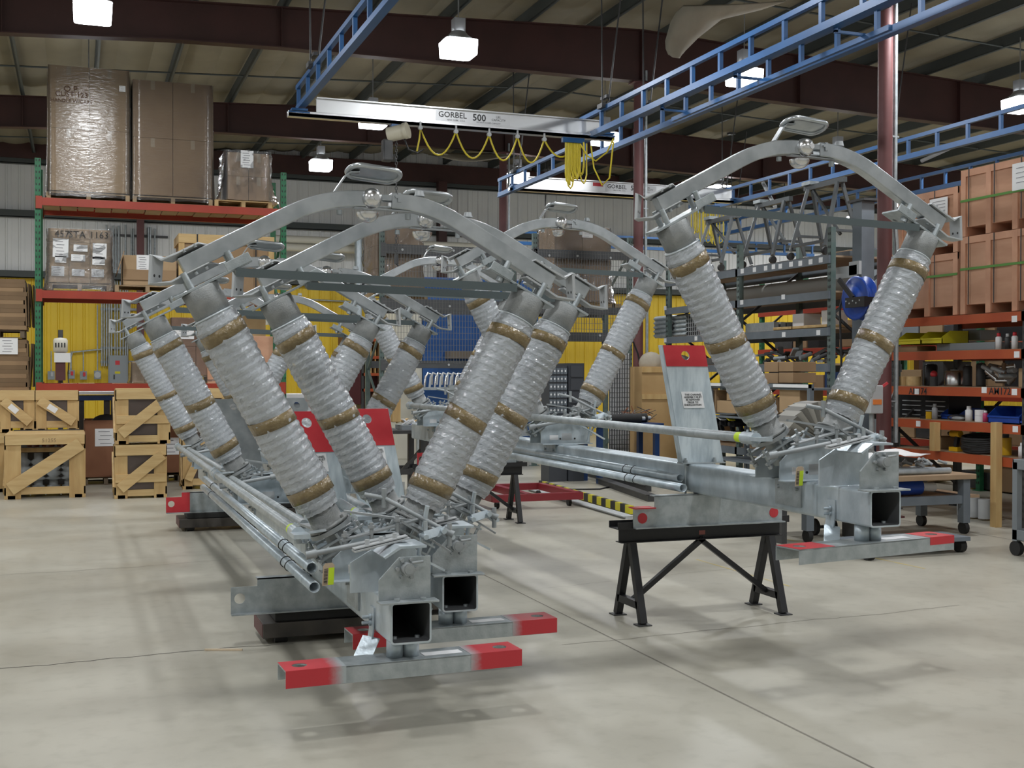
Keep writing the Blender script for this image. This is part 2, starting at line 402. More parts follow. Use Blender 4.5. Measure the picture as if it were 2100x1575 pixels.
hm = MB(); hm.lathe((0, 0, .20), (0, 0, 1), [(0, .24), (.015, .24), (.08, .15), (.14, .1)], 20); hm.box((0, 0, .42), (.16, .16, .2))
hm.cyl((0, 0, .53), (0, 0, 1.25), .01, n=6)
hme = hm.mesh('housing', [HOUS])
lm = MB()
def rrect(h, c=.3, n=4):
    out = []
    for qx, qy, a0 in ((1, 1, 0), (-1, 1, 90), (-1, -1, 180), (1, -1, 270)):
        for i in range(n+1):
            a = radians(a0+90*i/n); out.append((qx*h*(1-c)+h*c*cos(a), qy*h*(1-c)+h*c*sin(a)))
    return out
ra, rb = rrect(.235), rrect(.225); k = len(ra)
lm.add([(a, b, .20) for a, b in ra]+[(a, b, .0) for a, b in rb], [(i, (i+1) % k, k+(i+1) % k, k+i) for i in range(k)]+[tuple(range(k, 2*k))])
lme = lm.mesh('lens', [LENS])
la = bpy.data.lights.new('high_bay_lamp', 'AREA'); la.shape = 'SQUARE'; la.size = .42; la.energy = LAMP_W; la.color = (.97, .985, 1.0)
SEEN = {(.2, 16.05): 'high bay light over the tall shrink-wrapped boxes, by the top left corner',
 (5.06, 16.05): 'high bay light in front of the brown roof beam, above the aluminium crane bridge',
 (5.06, 21.2): 'high bay light just under the aluminium crane bridge, left of the hoist',
 (5.06, 26.1): 'high bay light low over the white wall, right of the green rack post',
 (9.68, 21.2): 'high bay light beside the hanging bundle of yellow cable',
 (9.68, 26.1): 'smallest high bay light, left of a maroon column behind the arches',
 (9.68, 16.05): 'high bay light hanging between the two blue crane runways',
 (15.05, 21.2): 'high bay light seen just under the right arch top',
 (15.05, 16.05): 'high bay light at far right over the plywood crates',
 (9.68, 11.3): 'high bay light cut by the top right edge',
 (20.4, 30.6): 'distant high bay light just above the grey steel A-frames'}
for x in LIDX:
    for y in LIDY:
        if x > 22 and y < 12 or y > 30 and x != 20.4: continue
        lab = SEEN.get((x, y), 'white high bay light hanging from the roof outside the view')
        if (x, y) == (20.4, 30.6): x_, y_ = 21.7, 29.6
        else: x_, y_ = x, y
        t = thing('high_bay_light', lab, 'ceiling light', (x_, y_, 6.2), 0, 'high bay lights under the roof')
        inst('housing', hme, t); inst('lens', lme, t)
        lo = bpy.data.objects.new('lamp_glow', la); C.objects.link(lo); lo.parent = t; lo.location = (0, 0, -.03)
# ---------------------------------------------------------------- wrapped V-insulator switches
PHASE_Y = [.822, 4.753, 8.684]
AX = radians(28.4)
def arc_pts(side):
    """arm centreline from its outer end to the crown (local x,z)"""
    pts = [(-1.03, 1.737), (-.47, 2.046)]
    # blend to flat at z=2.145
    n = 8; a0 = radians(28.9); R = .82; z1 = 2.145
    # arc tangent: starts at slope a0, ends flat
    x1 = -.47+R*sin(a0); 
    for i in range(1, n+1):
        a = a0*(1-i/n); pts.append((-.47+R*(sin(a0)-sin(a)), 2.046+R*(cos(a)-cos(a0))))
    pts.append((x1+.08, pts[-1][1]))
    return [(x*-side, z) for x, z in pts]
def shed_profile():
    pr = []; t = .135
    while t < 1.285:
        pr += [(t, .078), (t+.012, .083), (t+.019, .112), (t+.024, .112), (t+.03, .083)]; t += .043
    return [(.12, .078)]+pr+[(1.3, .078)]
def film_profile(rad):
    pr = []; n = 116
    for i in range(n+1):
        t = .10+(1.275-.10)*i/n
        r = rad+.0028*sin(t/.043*2*pi)
        for tt in TAPES: r -= .005*math.exp(-((t-tt)/.03)**2)
        if t < .19: r -= .022*(1-(t-.10)/.09)
        if t > 1.22: r -= .018*((t-1.22)/.055)
        pr.append((t, r))
    return pr
TAPES = (.215, .64, 1.17)
me_cache = {}
def insulator(parent, y, side, tilt, seed):
    """a wrapped post insulator; side -1 left, +1 right. Its local frame: +z along the axis."""
    rot = Matrix.Rotation(side*AX, 3, 'Y')
    o_ = Vector((side*.235, y, .385)); key = 'ins%d' % (seed % 3)
    if key not in me_cache:
        r = random.Random(seed)
        sh = MB().lathe((0, 0, 0), (0, 0, 1), shed_profile(), 20).mesh('insulator', [SHED])
        fm = MB(); n = 58; pr = film_profile(.122); vs = []
        for k, (t, rad) in enumerate(pr):
            for i in range(n):
                a = 2*pi*i/n; q_ = rad+.0017*r.uniform(-1, 1)+.0018*sin(5*a+t*31)+.0012*sin(11*a-t*53); vs.append((q_*cos(a), q_*sin(a), t+r.uniform(-.003, .003)))
        fm.add(vs, [(k*n+i, k*n+(i+1) % n, (k+1)*n+(i+1) % n, (k+1)*n+i) for k in range(len(pr)-1) for i in range(n)], False)
        fme = fm.mesh('bubble_wrap', [FILM])
        tapes = []
        for tt in TAPES:
            tb = MB(); n = 30; vs = []; wv = .031+r.uniform(-.004, .006); ph = r.uniform(0, 6); tl = r.uniform(.005, .016)
            for dz in (-wv, wv):
                for rr in (.1205, .1245): vs += [(rr*cos(2*pi*i/n), rr*sin(2*pi*i/n), tt+dz+tl*sin(2*pi*i/n+ph)) for i in range(n)]
            q = [0, 1, 3, 2]
            tb.add(vs, [(q[k]*n+i, q[k]*n+(i+1) % n, q[(k+1) % 4]*n+(i+1) % n, q[(k+1) % 4]*n+i) for k in range(4) for i in range(n)], True)
            tapes.append(tb.mesh('packing_tape', [TAPE]))
        bc = MB().lathe((0, 0, 0), (0, 0, 1), [(-.002, 0), (0, .115), (.014, .115), (.016, .088), (.12, .086), (.126, .075), (.126, 0)], 24)
        for i in range(4):
            a = pi/4+pi*i/2; bc.cyl((.103*cos(a), .103*sin(a), -.02), (.103*cos(a), .103*sin(a), .03), .009, n=6)
        tc = MB().lathe((0, 0, 0), (0, 0, 1), [(1.27, 0), (1.272, .082), (1.285, .1), (1.425, .102), (1.43, .094), (1.43, 0)], 24)
        me_cache[key] = (sh, fme, tapes, bc.mesh('lower_fitting', [CASTG]), tc.mesh('upper_fitting', [CASTG]))
    sh, fme, tapes, bc, tc = me_cache[key]
    o = inst('insulator', sh, parent, o_, (0, side*AX, 0))
    inst('bubble_wrap', fme, o); inst('lower_fitting', bc, o); inst('upper_fitting', tc, o)
    for t in tapes: inst('packing_tape', t, o)
    return o
def axpt(side, t, off=0., y=0., base=None):
    """point at distance t along an insulator axis, off along the plate (towards the middle is +)"""
    d = Vector((side*sin(AX), 0, cos(AX))); e = Vector((-side*cos(AX), 0, sin(AX)))
    return Vector((side*.235, y, .385))+d*t+e*off
def phase(root, k, y, lean):
    # housing plates on the tube
    hz = .1016
    poly = [(-.245, 0), (.245, 0), (.245, .11), (.10, .245), (-.10, .245), (-.245, .11)]
    for s, yy in ((-1, y-.14), (1, y+.13)):
        m = MB().prism(poly, (0, yy+.012, hz+.006), (1, 0, 0), (0, 0, 1), .012)
        m.bb((-.25, yy-.055 if s < 0 else yy, hz), (.25, yy+.012 if s < 0 else yy+.07, hz+.009))
        h = m.build('housing_plate', GALVB, root, bevel=.002)
        if s < 0:
            MB().bb((-.16, yy-.003, hz+.04), (-.075, yy, hz+.085)).build('white_tag_plate', WHITE, h, 'small white rating tag')
            MB().bb((-.04, yy-.002, hz+.035), (.06, yy, hz+.10)).build('data_plate', LGREY, h)
            for bx in (.09, -.055): MB().cyl((bx, yy-.002, hz+.05), (bx, yy+.004, hz+.05), .009, n=10).build('bolt_hole', INK, h)
            for bx in (-.2, .2, -.1): pass
    m = MB().bb((-.10, y-.14, hz+.235), (.10, y+.14, hz+.245)); m.bb((-.28, y-.1, hz-.16), (-.1016, y+.1, hz-.02)) if False else None
    m.build('top_plate', GALVB, root)
    # saddle clamp on the tube side with bolts
    for sx in (-1, 1):
        m = MB().bb((sx*.112, y-.16, -.06), (sx*.1016, y+.12, .1))
        for yy in (y-.12, y+.08): m.cyl((sx*.108, yy, .05), (sx*.128, yy, .05), .012, n=6)
        m.build('saddle_plate', GALV, root)
    for s in (-1, 1):
        # bearing under each insulator: hub, two clamp bars, bolts, lever
        m = MB().cyl(axpt(s, -.2, 0, y), axpt(s, 0, 0, y), .055, n=16)
        m.cyl(axpt(s, -.03, 0, y), axpt(s, -.006, 0, y), .12, n=24); m.build('bearing', GALVD, root)
        for dy in (-.085, .085):
            m = MB()
            for t in (-.13, -.075): m.bar(axpt(s, t, -.15, y+dy), axpt(s, t, .15, y+dy), .03, .012, up=(s*sin(AX), 0, cos(AX)))
            for of in (-.13, 0, .13): m.cyl(axpt(s, -.15, of, y+dy), axpt(s, -.04, of, y+dy), .009, n=8).cyl(axpt(s, -.165, of, y+dy), axpt(s, -.145, of, y+dy), .017, n=6)
            m.build('clamp_bar', GALV, root)
        # crank lever
        l0, l1 = axpt(s, -.02, 0, y-.05), axpt(s, -.02, -.06 if s < 0 else .02, y-.34)
        if s < 0: l1 = Vector((-.43, y-.16, .36))
        m = MB().bar(l0, l1, .06, .014, up=(s*sin(AX), 0, cos(AX))).cyl(l1-Vector((0, 0, .04)), l1+Vector((0, 0, .05)), .012, n=8).cyl(l1-Vector((0, 0, .045)), l1-Vector((0, 0, .02)), .02, n=6)
        m.build('crank_lever', GALV, root)
    # cross link rod with clevis ends
    a, b = Vector((-.40, y-.27, .27)), Vector((.06, y-.30, .345))
    m = MB().cyl(a, b, .015, n=10).cyl(a-(b-a)*.02, a+(b-a)*.1, .024, n=8).cyl(b-(b-a)*.12, b+(b-a)*.03, .023, n=8).build('link_rod', GALVD, root)
    a, b = Vector((.02, y-.2, .54)), Vector((.34, y-.34, .36))
    m = MB().cyl(a, b, .012, n=8).cyl(b-(b-a)*.1, b+(b-a)*.06, .02, n=8).cyl(a+Vector((-.1, .03, .02)), a, .012, n=8)
    m.cyl(a+Vector((0, 0, -.05)), a+Vector((0, 0, .05)), .014, n=8).cyl(b+Vector((0, 0, -.07)), b+Vector((0, 0, .05)), .014, n=8); m.build('link_rod', GALVD, root)
    m = MB()
    cj = [axpt(1, -.05, .02, y-.36), axpt(1, .02, -.06, y-.34), axpt(1, .015, -.13, y-.30)]
    m.bar(cj[0], cj[1], .045, .03, up=(0, -1, .3)).bar(cj[1], cj[2], .04, .024, up=(0, -1, .3))
    for q in cj: m.cyl(q+Vector((0, -.05, 0)), q+Vector((0, .05, 0)), .014, n=8)
    m.cyl(axpt(1, -.25, -.08, y-.22), axpt(1, .1, .06, y-.3), .012, n=8).bar(axpt(1, -.16, -.2, y-.26), axpt(1, -.16, .12, y-.26), .03, .012)
    m.build('clevis', GALVB, root)
    m = MB().bar((-.22, y-.24, .33), (.24, y-.22, .43), .05, .01).bar((-.18, y-.12, .47), (.25, y-.2, .40), .035, .012)
    m.bar((.10, y-.25, .42), (.36, y-.3, .25), .028, .01)
    for q in ((-.2, .33), (-.06, .37), (.08, .40), (.21, .425)): m.cyl((q[0], y-.25, q[1]-.04), (q[0], y-.25, q[1]+.05), .011, n=6).cyl((q[0], y-.25, q[1]+.02), (q[0], y-.25, q[1]+.035), .02, n=6)
    m.build('link_plate', GALVD, root)
    for s in (-1, 1): insulator(root, y, s, 0, k+(0 if s < 0 else 1))
    # crown: arms, cap plates, ball, horn
    LR = Matrix.Rotation(lean, 3, 'Y')
    def lr(x, yy, z): return LR @ Vector((x, yy, z))
    for s in (-1, 1):
        d = Vector((s*sin(AX), 0, cos(AX)))
        m = MB().bar(axpt(s, 1.437, -.14, y), axpt(s, 1.437, .30, y), .16, .014, up=d); m.bar(axpt(s, 1.46, .16, y-.08), axpt(s, 1.46, .30, y-.08), .01, .05, up=d)
        m.build('cap_plate', GALV, root, bevel=.002)
        for of in (-.04, .21):
            m = MB()
            m.cyl(axpt(s, 1.43, of, y-.045), axpt(s, 1.535, of, y-.045), .017, n=10).cyl(axpt(s, 1.405, of, y-.045), axpt(s, 1.43, of, y-.045), .024, n=6)
            m.cyl(axpt(s, 1.43, of, y+.045), axpt(s, 1.535, of, y+.045), .017, n=10); m.build('standoff', GALV, root)
        pts = [lr(x, y, z) for x, z in arc_pts(s)]
        if s > 0: pts = pts[:-1]
        m = MB().sweep(pts, .078, .088, (0, 1, 0)); arm = m.build('arm', ALU, root, bevel=.006)
        e = (pts[0]-pts[1]).normalized(); nrm = Vector((-e.z*-s, 0, e.x*-s)); nrm = Vector((e.z*s, 0, -e.x*s))
        if nrm.z < 0: nrm = -nrm
        # terminal pad: bent strap around the outer end
        p0 = pts[0]-e*.16; ox = Vector((s, 0, 0))
        q = [p0+nrm*.056, pts[0]+nrm*.056-e*.03, pts[0]+nrm*.05+e*.03+ox*.02]
        c1 = pts[0]+ox*.12+Vector((0, 0, .055)); q += [c1, c1+Vector((s*.008, 0, -.15)), pts[0]-nrm*.056+ox*.045+Vector((0, 0, -.03)), pts[0]-nrm*.056-e*.03, p0-nrm*.056]
        m = MB().sweep(q, .10, .011, (0, 1, 0) if s > 0 else (.62, .78, 0)); pad = m.build('terminal_pad', LGREY, arm, bevel=.002)
        cc = (c1+q[4])/2; m = MB()
        for dz in (-.03, .03):
            for dy in (-.022, .022): o_ = Vector((0, dy, dz)) if s > 0 else Vector((dy*.62, dy*.78, dz)); e_ = Vector((.007, 0, 0)) if s > 0 else Vector((.0055, -.0045, 0)); m.cyl(cc+o_-e_, cc+o_+e_, .008, n=8)
        m.build('pad_hole', INK, pad)
        for f_ in (.05, .11): 
            for sg in (-1, 1): MB().cyl(pts[0]-e*f_+nrm*.056*sg-Vector((0, .03, 0)), pts[0]-e*f_+nrm*.072*sg-Vector((0, .03, 0)), .012, n=6).build('pad_bolt', GALVD, arm)
    # tie bar: angle between the two cap plates
    a, b = lr(-.76, y-.09, 1.715), lr(.79, y-.09, 1.695)
    MB().bar(a, b, .006, .045).bar(a+Vector((0, .02, .02)), b+Vector((0, .02, .02)), .045, .006).build('tie_bar', DKBAR, root, 'long dark grey angle bar tying the two cap plates')
    # contact at the crown
    bc = lr(-.035, y-.035, 2.15)
    MB().ball(bc, .057, 20, 14).cyl(bc+Vector((.012, -.05, 0)), bc+Vector((.014, -.06, 0)), .018, n=14).build('contact_ball', CHROME, root)
    MB().ball(lr(-.05, y, 2.075), .062, 18, 8, (1, 1, .85), half=-1).cyl(lr(-.05, y, 2.075), lr(-.05, y, 2.078), .062, n=18).build('lower_shroud', CHROME, root)
    m = MB()
    for dy in (-.028, .028): m.bar(lr(-.16, y+dy, 2.165), lr(.16, y+dy, 2.16), .012, .03)
    for dz in (-.035, -.05): m.bar(lr(-.13, y, 2.15+dz), lr(.2, y, 2.145+dz), .05, .006)
    m.box(lr(.115, y-.045, 2.165), (.018, .008, .05)); m.cyl(lr(.1, y-.05, 2.17), lr(.1, y+.05, 2.17), .01, n=8); m.build('contact_finger', ALU, root)
    for m in (MB().cyl(lr(.24, y, 2.185), lr(.24, y, 2.215), .03, .022, n=12), MB().cyl(lr(-.21, y-.02, 2.08), lr(-.21, y-.02, 2.055), .016, n=8), MB().cyl(lr(.17, y-.02, 2.08), lr(.17, y-.02, 2.05), .016, n=8)):
        m.build('arm_bolt', GALVD, root)
    # arcing horn: strap and flat rounded tray
    m = MB().sweep([lr(-.235, y, 2.18), lr(-.18, y, 2.265), lr(-.155, y, 2.288), lr(-.10, y, 2.292)], .05, .008, (0, 1, 0)); h = m.build('horn_strap', ALU, root)
    ring = []; n = 10; hx, rr = .085, .06; cx = lr(-.02, y, 2.29)
    for i in range(n+1): a = -pi/2+pi*i/n; ring.append(cx+Vector((hx+rr*cos(a), rr*1.2*sin(a), -.006-.3*rr*1.2*sin(a))))
    for i in range(n+1): a = pi/2+pi*i/n; ring.append(cx+Vector((-hx+rr*cos(a), rr*1.2*sin(a), .010-.3*rr*1.2*sin(a))))
    m = MB().path(ring, .015, 8, True); vs = [q+Vector((0, 0, .006)) for q in ring]+[q+Vector((0, 0, .000)) for q in ring]; k2 = len(ring)
    m.add(vs, [tuple(range(k2)), tuple(range(k2, 2*k2))[::-1]]+[(i, (i+1) % k2, k2+(i+1) % k2, k2+i) for i in range(k2)]); m.build('horn_tray', ALU, root)

def shipping_plate(root, y, style, lean=-.19):
    ex = Vector((1, 0, 0)); ey = Vector((sin(lean), 0, cos(lean))); w_, h_ = .335, .86
    o = Vector((-.155+.02, y, .112)); m = MB().plate_hole(w_, h_, w_/2, h_-.075, .032, o, ex, ey, .006)
    m.bar(o+Vector((0, .03, 0)), o+ey*h_+Vector((0, .03, 0)), .006, .06, up=(0, 1, 0)).bar(o+ex*w_+Vector((0, .03, 0)), o+ex*w_+ey*h_+Vector((0, .03, 0)), .006, .06, up=(0, 1, 0))
    pl = m.build('shipping_plate', GALVD if style == 'grey' else GALVS, root)
    if style != 'grey':
        hb = .155 if style == 'red' else .27
        o2 = o+ey*(h_-hb)+Vector((0, -.0015-.006, 0))
        MB().plate_hole(w_, hb, w_/2, hb-.075, .033, o2+Vector((0, 0, 0)), ex, ey, .0012).build('red_band', RED, pl, 'red painted top of the plate')
        c = o+ex*w_*.5+ey*(h_-(.40 if style == 'red' else .34))+Vector((0, -.008, 0))
        MB().prism([(-.085, -.06), (.085, -.06), (.085, .06), (-.085, .06)], c, ex, ey, .0015).build('warning_label', WHITE, pl, 'white label with a printed warning')
        t = text('THIS CHANNEL\nASSEMBLY MUST\nBE REMOVED\nPRIOR TO\nENERGIZATION', .0195, INK if style == 'red' else INK, pl, c+Vector((0, -.003, 0)), FRONT)
        t.rotation_euler = (pi/2, 0, 0)
    m = MB().bb((-.15, y-.04, .103), (.20, y+.05, .111))
    for sx in (-.118, .118): m.cyl((sx, y-.02, -.13), (sx, y-.02, .145), .008, n=8).cyl((sx, y-.02, .111), (sx, y-.02, .13), .016, n=6)
    m.build('plate_clamp', GALV, root)
GALVS = mat('streaked_galvanized', (.42, .50, .55), .4, .2, (.62, .70, .74), 22, .1, 40, stretch=(1, 1, .25), detail=6)
def floor_bracket(root, y, style, zb=-.325, zt=-.103):
    h = zt-zb; w2 = .6
    m = MB(); o = (-w2, y, zb)
    if style == 'red3': m.prism([(.0, 0), (1.2, 0), (1.2, h*.62), (1.03, h*.62), (1.03, h), (.165, h), (.165, h*.62), (0, h*.62)], (-w2, y, zb), (1, 0, 0), (0, 0, 1), .008)
    else: m.plate_hole(.165, h*.78, .055, h*.45, .034, (-w2, y, zb), (1, 0, 0), (0, 0, 1), .008).prism([(.165, 0), (1.2, 0), (1.2, h), (.165, h)], (-w2, y, zb), (1, 0, 0), (0, 0, 1), .008)
    m.bb((-w2, y-.055, zb), (w2, y, zb+.008)); m.bb((-w2+.165, y-.008, h+zb-.008), (w2-(.17 if style == 'red3' else 0), y+.07, h+zb))
    f = m.build('shipping_bracket', GALV, root)
    if style == 'red3':
        MB().cyl((-w2+.07, y-.0105, zb+h*.31), (-w2+.07, y-.006, zb+h*.31), .037, n=20).cyl((w2-.07, y-.0105, zb+h*.31), (w2-.07, y-.006, zb+h*.31), .037, n=20).build('red_spot', RED, f, 'red painted spot')
        MB().bb((-w2, y-.04, zb+h*.62-.002), (-w2+.16, y+.07, zb+h*.62+.006)).build('red_edge', RED, f)
    if style == 'redend':
        MB().plate_hole(.165, h*.78, .055, h*.45, .035, (-w2-.001, y-.0095, zb+.001), (1, 0, 0), (0, 0, 1), .001).bb((-w2+.164, y-.011, zb+.008), (-w2+.25, y-.0085, zb+h)).build('red_end', RED, f)
TUBESHADE = mat('tube_inside_shade', (.10, .105, .11), .7)  # galvanized inner faces darkened: the shade inside the tube is put into the colour
def spray_mat():
    m = bpy.data.materials.new('sprayed_red'); m.use_nodes = True; nt = m.node_tree; N = nt.nodes; L = nt.links; b = N['Principled BSDF']; b.inputs['Roughness'].default_value = .42
    tc = N.new('ShaderNodeTexCoord'); sx = N.new('ShaderNodeSeparateXYZ'); L.new(tc.outputs['Object'], sx.inputs[0])
    ab = N.new('ShaderNodeMath'); ab.operation = 'ABSOLUTE'; L.new(sx.outputs[0], ab.inputs[0])
    n = N.new('ShaderNodeTexNoise'); n.inputs['Scale'].default_value = 60; L.new(tc.outputs['Object'], n.inputs['Vector'])
    mu = N.new('ShaderNodeMath'); mu.operation = 'MULTIPLY_ADD'; mu.inputs[1].default_value = .03; L.new(n.outputs['Fac'], mu.inputs[0]); L.new(ab.outputs[0], mu.inputs[2])
    r = N.new('ShaderNodeValToRGB'); e = r.color_ramp.elements; e[0].position = .335; e[1].position = .405; e[0].color = (.39, .43, .445, 1); e[1].color = (.52, .03, .042, 1)
    L.new(mu.outputs[0], r.inputs[0]); L.new(r.outputs[0], b.inputs['Base Color']); return m
SPRAY = spray_mat()
def switch(label, loc, rz, lean, foot_rz, plates, brackets, loose, tagx, foot_red):
    root = thing('disconnect_switch', label, 'electrical switch', loc, rz, 'wrapped V-insulator switches'); h = .1016; t = .0095; L_ = 9.6
    m = MB(); n = 5
    def rr(hh, r):
        out = []
        for qx, qz, a0 in ((1, 1, 0), (-1, 1, 90), (-1, -1, 180), (1, -1, 270)):
            for i in range(n): a = radians(a0+90*i/(n-1)); out.append((qx*(hh-r)+r*cos(a), qz*(hh-r)+r*sin(a)))
        return out
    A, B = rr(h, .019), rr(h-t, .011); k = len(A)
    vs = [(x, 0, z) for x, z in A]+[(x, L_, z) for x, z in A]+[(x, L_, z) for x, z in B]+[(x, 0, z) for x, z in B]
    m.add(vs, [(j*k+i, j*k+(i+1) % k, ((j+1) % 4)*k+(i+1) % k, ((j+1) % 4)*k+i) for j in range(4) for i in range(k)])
    m.m = [0]*(2*k)+[1]*k+[0]*k; m.build('base_tube', [GALVB, TUBESHADE], root)
    m = MB()
    for sx in (-.06, .055): 
        for z in (-h+t+.006, h-t-.006): m.cyl((sx, .09, z-.006), (sx, .09, z+.006), .013, n=6)
    m.build('tube_bolt', GALV, root)
    # end plate with bearing hub
    m = MB().prism([(-.155, 0), (.102, 0), (.102, .205), (-.055, .205), (-.155, .10)], (0, .03, .112), (1, 0, 0), (0, 0, 1), .011)
    m.bb((-.165, -.055, .103), (.125, .03, .113))
    for sx in (-.075, .055): m.cyl((sx, -.015, .113), (sx, -.015, .124), .016, n=6)
    e = m.build('end_plate', GALV, root, bevel=.0015)
    hc = Vector((-.02, .02, .262)); m = MB().cyl(hc-Vector((0, .055, 0)), hc, .030, n=18).cyl(hc-Vector((0, .06, 0)), hc-Vector((0, .05, 0)), .022, n=14)
    for i in range(6): a = 2*pi*i/6; q = hc+Vector((.047*cos(a), 0, .047*sin(a))); m.cyl(q-Vector((0, .022, 0)), q, .010, n=6)
    m.cyl(hc+Vector((.02, -.035, .03)), hc+Vector((.075, -.035, .035)), .007, n=6); m.build('bearing_hub', GALVD, e)
    m = MB().prism([(-.22, 0), (-.08, 0), (-.08, .23), (-.17, .23), (-.22, .16)], (0, .27, .112), (1, 0, 0), (0, 0, 1), .011).bb((-.2, .03, .3), (.09, .27, .31)) if False else MB()
    m.prism([(-.235, 0), (.10, 0), (.10, .21), (-.13, .21), (-.235, .15)], (0, .30, .108), (1, 0, 0), (0, 0, 1), .011)
    m.prism([(-.12, .205), (-.04, .255), (.095, .255), (.095, .243), (-.035, .243), (-.113, .196)], (0, .30, .108), (1, 0, 0), (0, 0, 1), .24)
    m.build('gear_case', GALVB, root)
    MB().bar((-.24, .2, .33), (.04, .2, .385), .07, .008).bar((-.24, .2, .342), (.03, .2, .395), .05, .006).cyl((-.17, .2, .33), (-.17, .2, .385), .012, n=6).cyl((-.1, .2, .35), (-.1, .2, .395), .012, n=6).cyl((-.03, .2, .36), (-.03, .2, .41), .012, n=6).build('brake_strip', LGREY, root)
    for k_, y in enumerate(PHASE_Y): phase(root, k_, y, lean)
    # interphase pipes with couplers
    for y0, y1 in ((.66, 4.55), (4.62, 8.5)):
        m = MB().cyl((-.43, y0, .365), (-.43, y1, .365), .03, n=16)
        pp = m.build('interphase_pipe', GALV, root)
        m = MB().cyl((-.43, y0-.01, .365), (-.43, y0+.13, .365), .038, n=12).box((-.43, y0-.06, .365), (.085, .12, .022))
        for yy in (y0+.03, y0+.09): m.cyl((-.43, yy, .32), (-.43, yy, .415), .008, n=6)
        m.build('pipe_coupler', GALVB, pp)
        MB().cyl((-.43, y1-.12, .365), (-.43, y1+.03, .365), .038, n=12).cyl((-.43, y1-.08, .32), (-.43, y1-.08, .415), .008, n=6).build('pipe_coupler', GALVB, pp)
        if y0 < 1: MB().cyl((-.43, y0+.14, .365), (-.43, y0+.20, .365), .0312, n=16, caps=False).build('lime_sticker', LIME, pp, 'lime yellow sticker band')
        # second pipe behind, flattened end
        m = MB().cyl((-.30, y0+.55, .345), (-.335, y1-.3, .35), .026, n=14).bar((-.30, y0+.55, .345), (-.28, y0+.1, .36), .05, .012); m.build('drag_link', GALV, root)
    for (x, z, ya, yb) in loose:
        p_ = MB().pipe((x, ya, z), (x, yb, z), .0305, .026).build('loose_pipe', GALVB, root)
        m = MB()
        for yy in (ya+.75, ya+.9, yb-.8): m.path([(x+.034*cos(a), yy+.01*sin(2*a), z+.034*sin(a)) for a in [2*pi*i/14 for i in range(14)]], .003, 5, True)
        m.build('tie_wire', DARK, p_)
    for y, st in plates: shipping_plate(root, y, st)
    for y, st in brackets: floor_bracket(root, y, st)
    # swivelling foot channel on a split pipe post
    fz = -.195; fy = .16
    m = MB()
    for sx in (-.045, .045): m.lathe((sx*.9, fy, fz), (0, 0, 1), [(0, 0), (0, .042), (.093, .042), (.093, 0)], 18)
    m.build('foot_post', GALVB, root)
    f = bpy.data.objects.new('foot_channel', None); 
    R_ = Matrix.Rotation(foot_rz, 3, 'Z')
    def fp(x, y, z): q = R_ @ Vector((x, y, 0)); return Vector((q.x, q.y+fy, fz+z))
    m = MB(); X_ = [(-.6, .55), (.6, .55)]
    hl = .6; hw = .095
    top = MB().plate_hole(.24, 2*hw, .085, hw, .036, fp(-hl, -hw, -.007), fp(1, 0, 0)-fp(0, 0, 0), fp(0, 1, 0)-fp(0, 0, 0), .007)
    top.plate_hole(.24, 2*hw, .155, hw, .036, fp(hl-.24, -hw, -.007), fp(1, 0, 0)-fp(0, 0, 0), fp(0, 1, 0)-fp(0, 0, 0), .007)
    top.bar(fp(-hl+.24, 0, -.0035), fp(hl-.24, 0, -.0035), 2*hw, .007)
    for s in (-1, 1): top.bar(fp(-hl, s*(hw-.003), -.042), fp(hl, s*(hw-.003), -.042), .006, .082)
    ft = top.build('foot_channel', GALV, root)
    for s in (-1, 1):
        wd, full = foot_red[0 if s < 0 else 1]
        o_ = fp(-hl if s < 0 else hl-wd, -hw, .0004); ux = fp(1, 0, 0)-fp(0, 0, 0); uy = fp(0, 1, 0)-fp(0, 0, 0)
        m = MB().plate_hole(wd, 2*hw, .085 if s < 0 else wd-.085, hw, .037, o_, ux, uy, .001)
        if full:
            cx = (-hl+wd/2) if s < 0 else hl-wd/2
            m.bar(fp(cx-wd/2-.001*0, -hw-.0011, -.040*full), fp(cx+wd/2, -hw-.0011, -.040*full), .0012, .082*full)
        m.build('red_end', SPRAY if full == 1 else RED, ft, 'red painted end of the foot channel')
    MB().bar(fp(.10, -.01, .0012), fp(.30, -.01, .0012), .07, .0012).build('worn_label', WHITE, ft)
    # bent strap under the tube side
    m = MB().sweep([(-.106, .36, .02), (-.110, .36, -.10), (-.118, .36, -.15)], .085, .008, (0, 1, 0)).bar((-.117, .335, -.13), (-.215, .20, -.245), .09, .008, up=(-.2, -.7, .99))
    for z in (-.03, -.06): m.cyl((-.16, .36, z), (-.1, .36, z), .009, n=6).cyl((-.125, .36, z), (-.113, .36, z), .017, n=6)
    m.build('bent_strap', GALVB, root)
    # shipping tag
    tx, ty, tz = tagx
    tg = MB().prism([(0, 0), (.062, 0), (.062, .10), (.05, .115), (.012, .115), (0, .10)], (tx, ty, tz), (1, .25, 0), (.04, -.05, 1), .002).build('shipping_tag', mat('manila', (.55, .43, .30), .7), root, 'hanging manila tag with a lime sticker and a bar code')
    ex, ey = Vector((1, .25, 0)), Vector((.04, -.05, 1)); o_ = Vector((tx, ty, tz))-ex.cross(ey).normalized()*-.0005
    nz = ex.normalized().cross(ey.normalized())
    nf = nz if nz.y < 0 else -nz
    MB().prism([(.03, .002), (.061, .002), (.061, .09), (.03, .09)], Vector((tx, ty, tz))+nf*.0022, ex, ey, .001).build('lime_sticker', LIME, tg)
    m = MB()
    for i in range(14):
        b0 = .008+.0058*i; m.prism([(.006, b0), (.026, b0), (.026, b0+(.0035 if i % 3 else .002)), (.006, b0+(.0035 if i % 3 else .002))], Vector((tx, ty, tz))+nf*.0022, ex, ey, .0008)
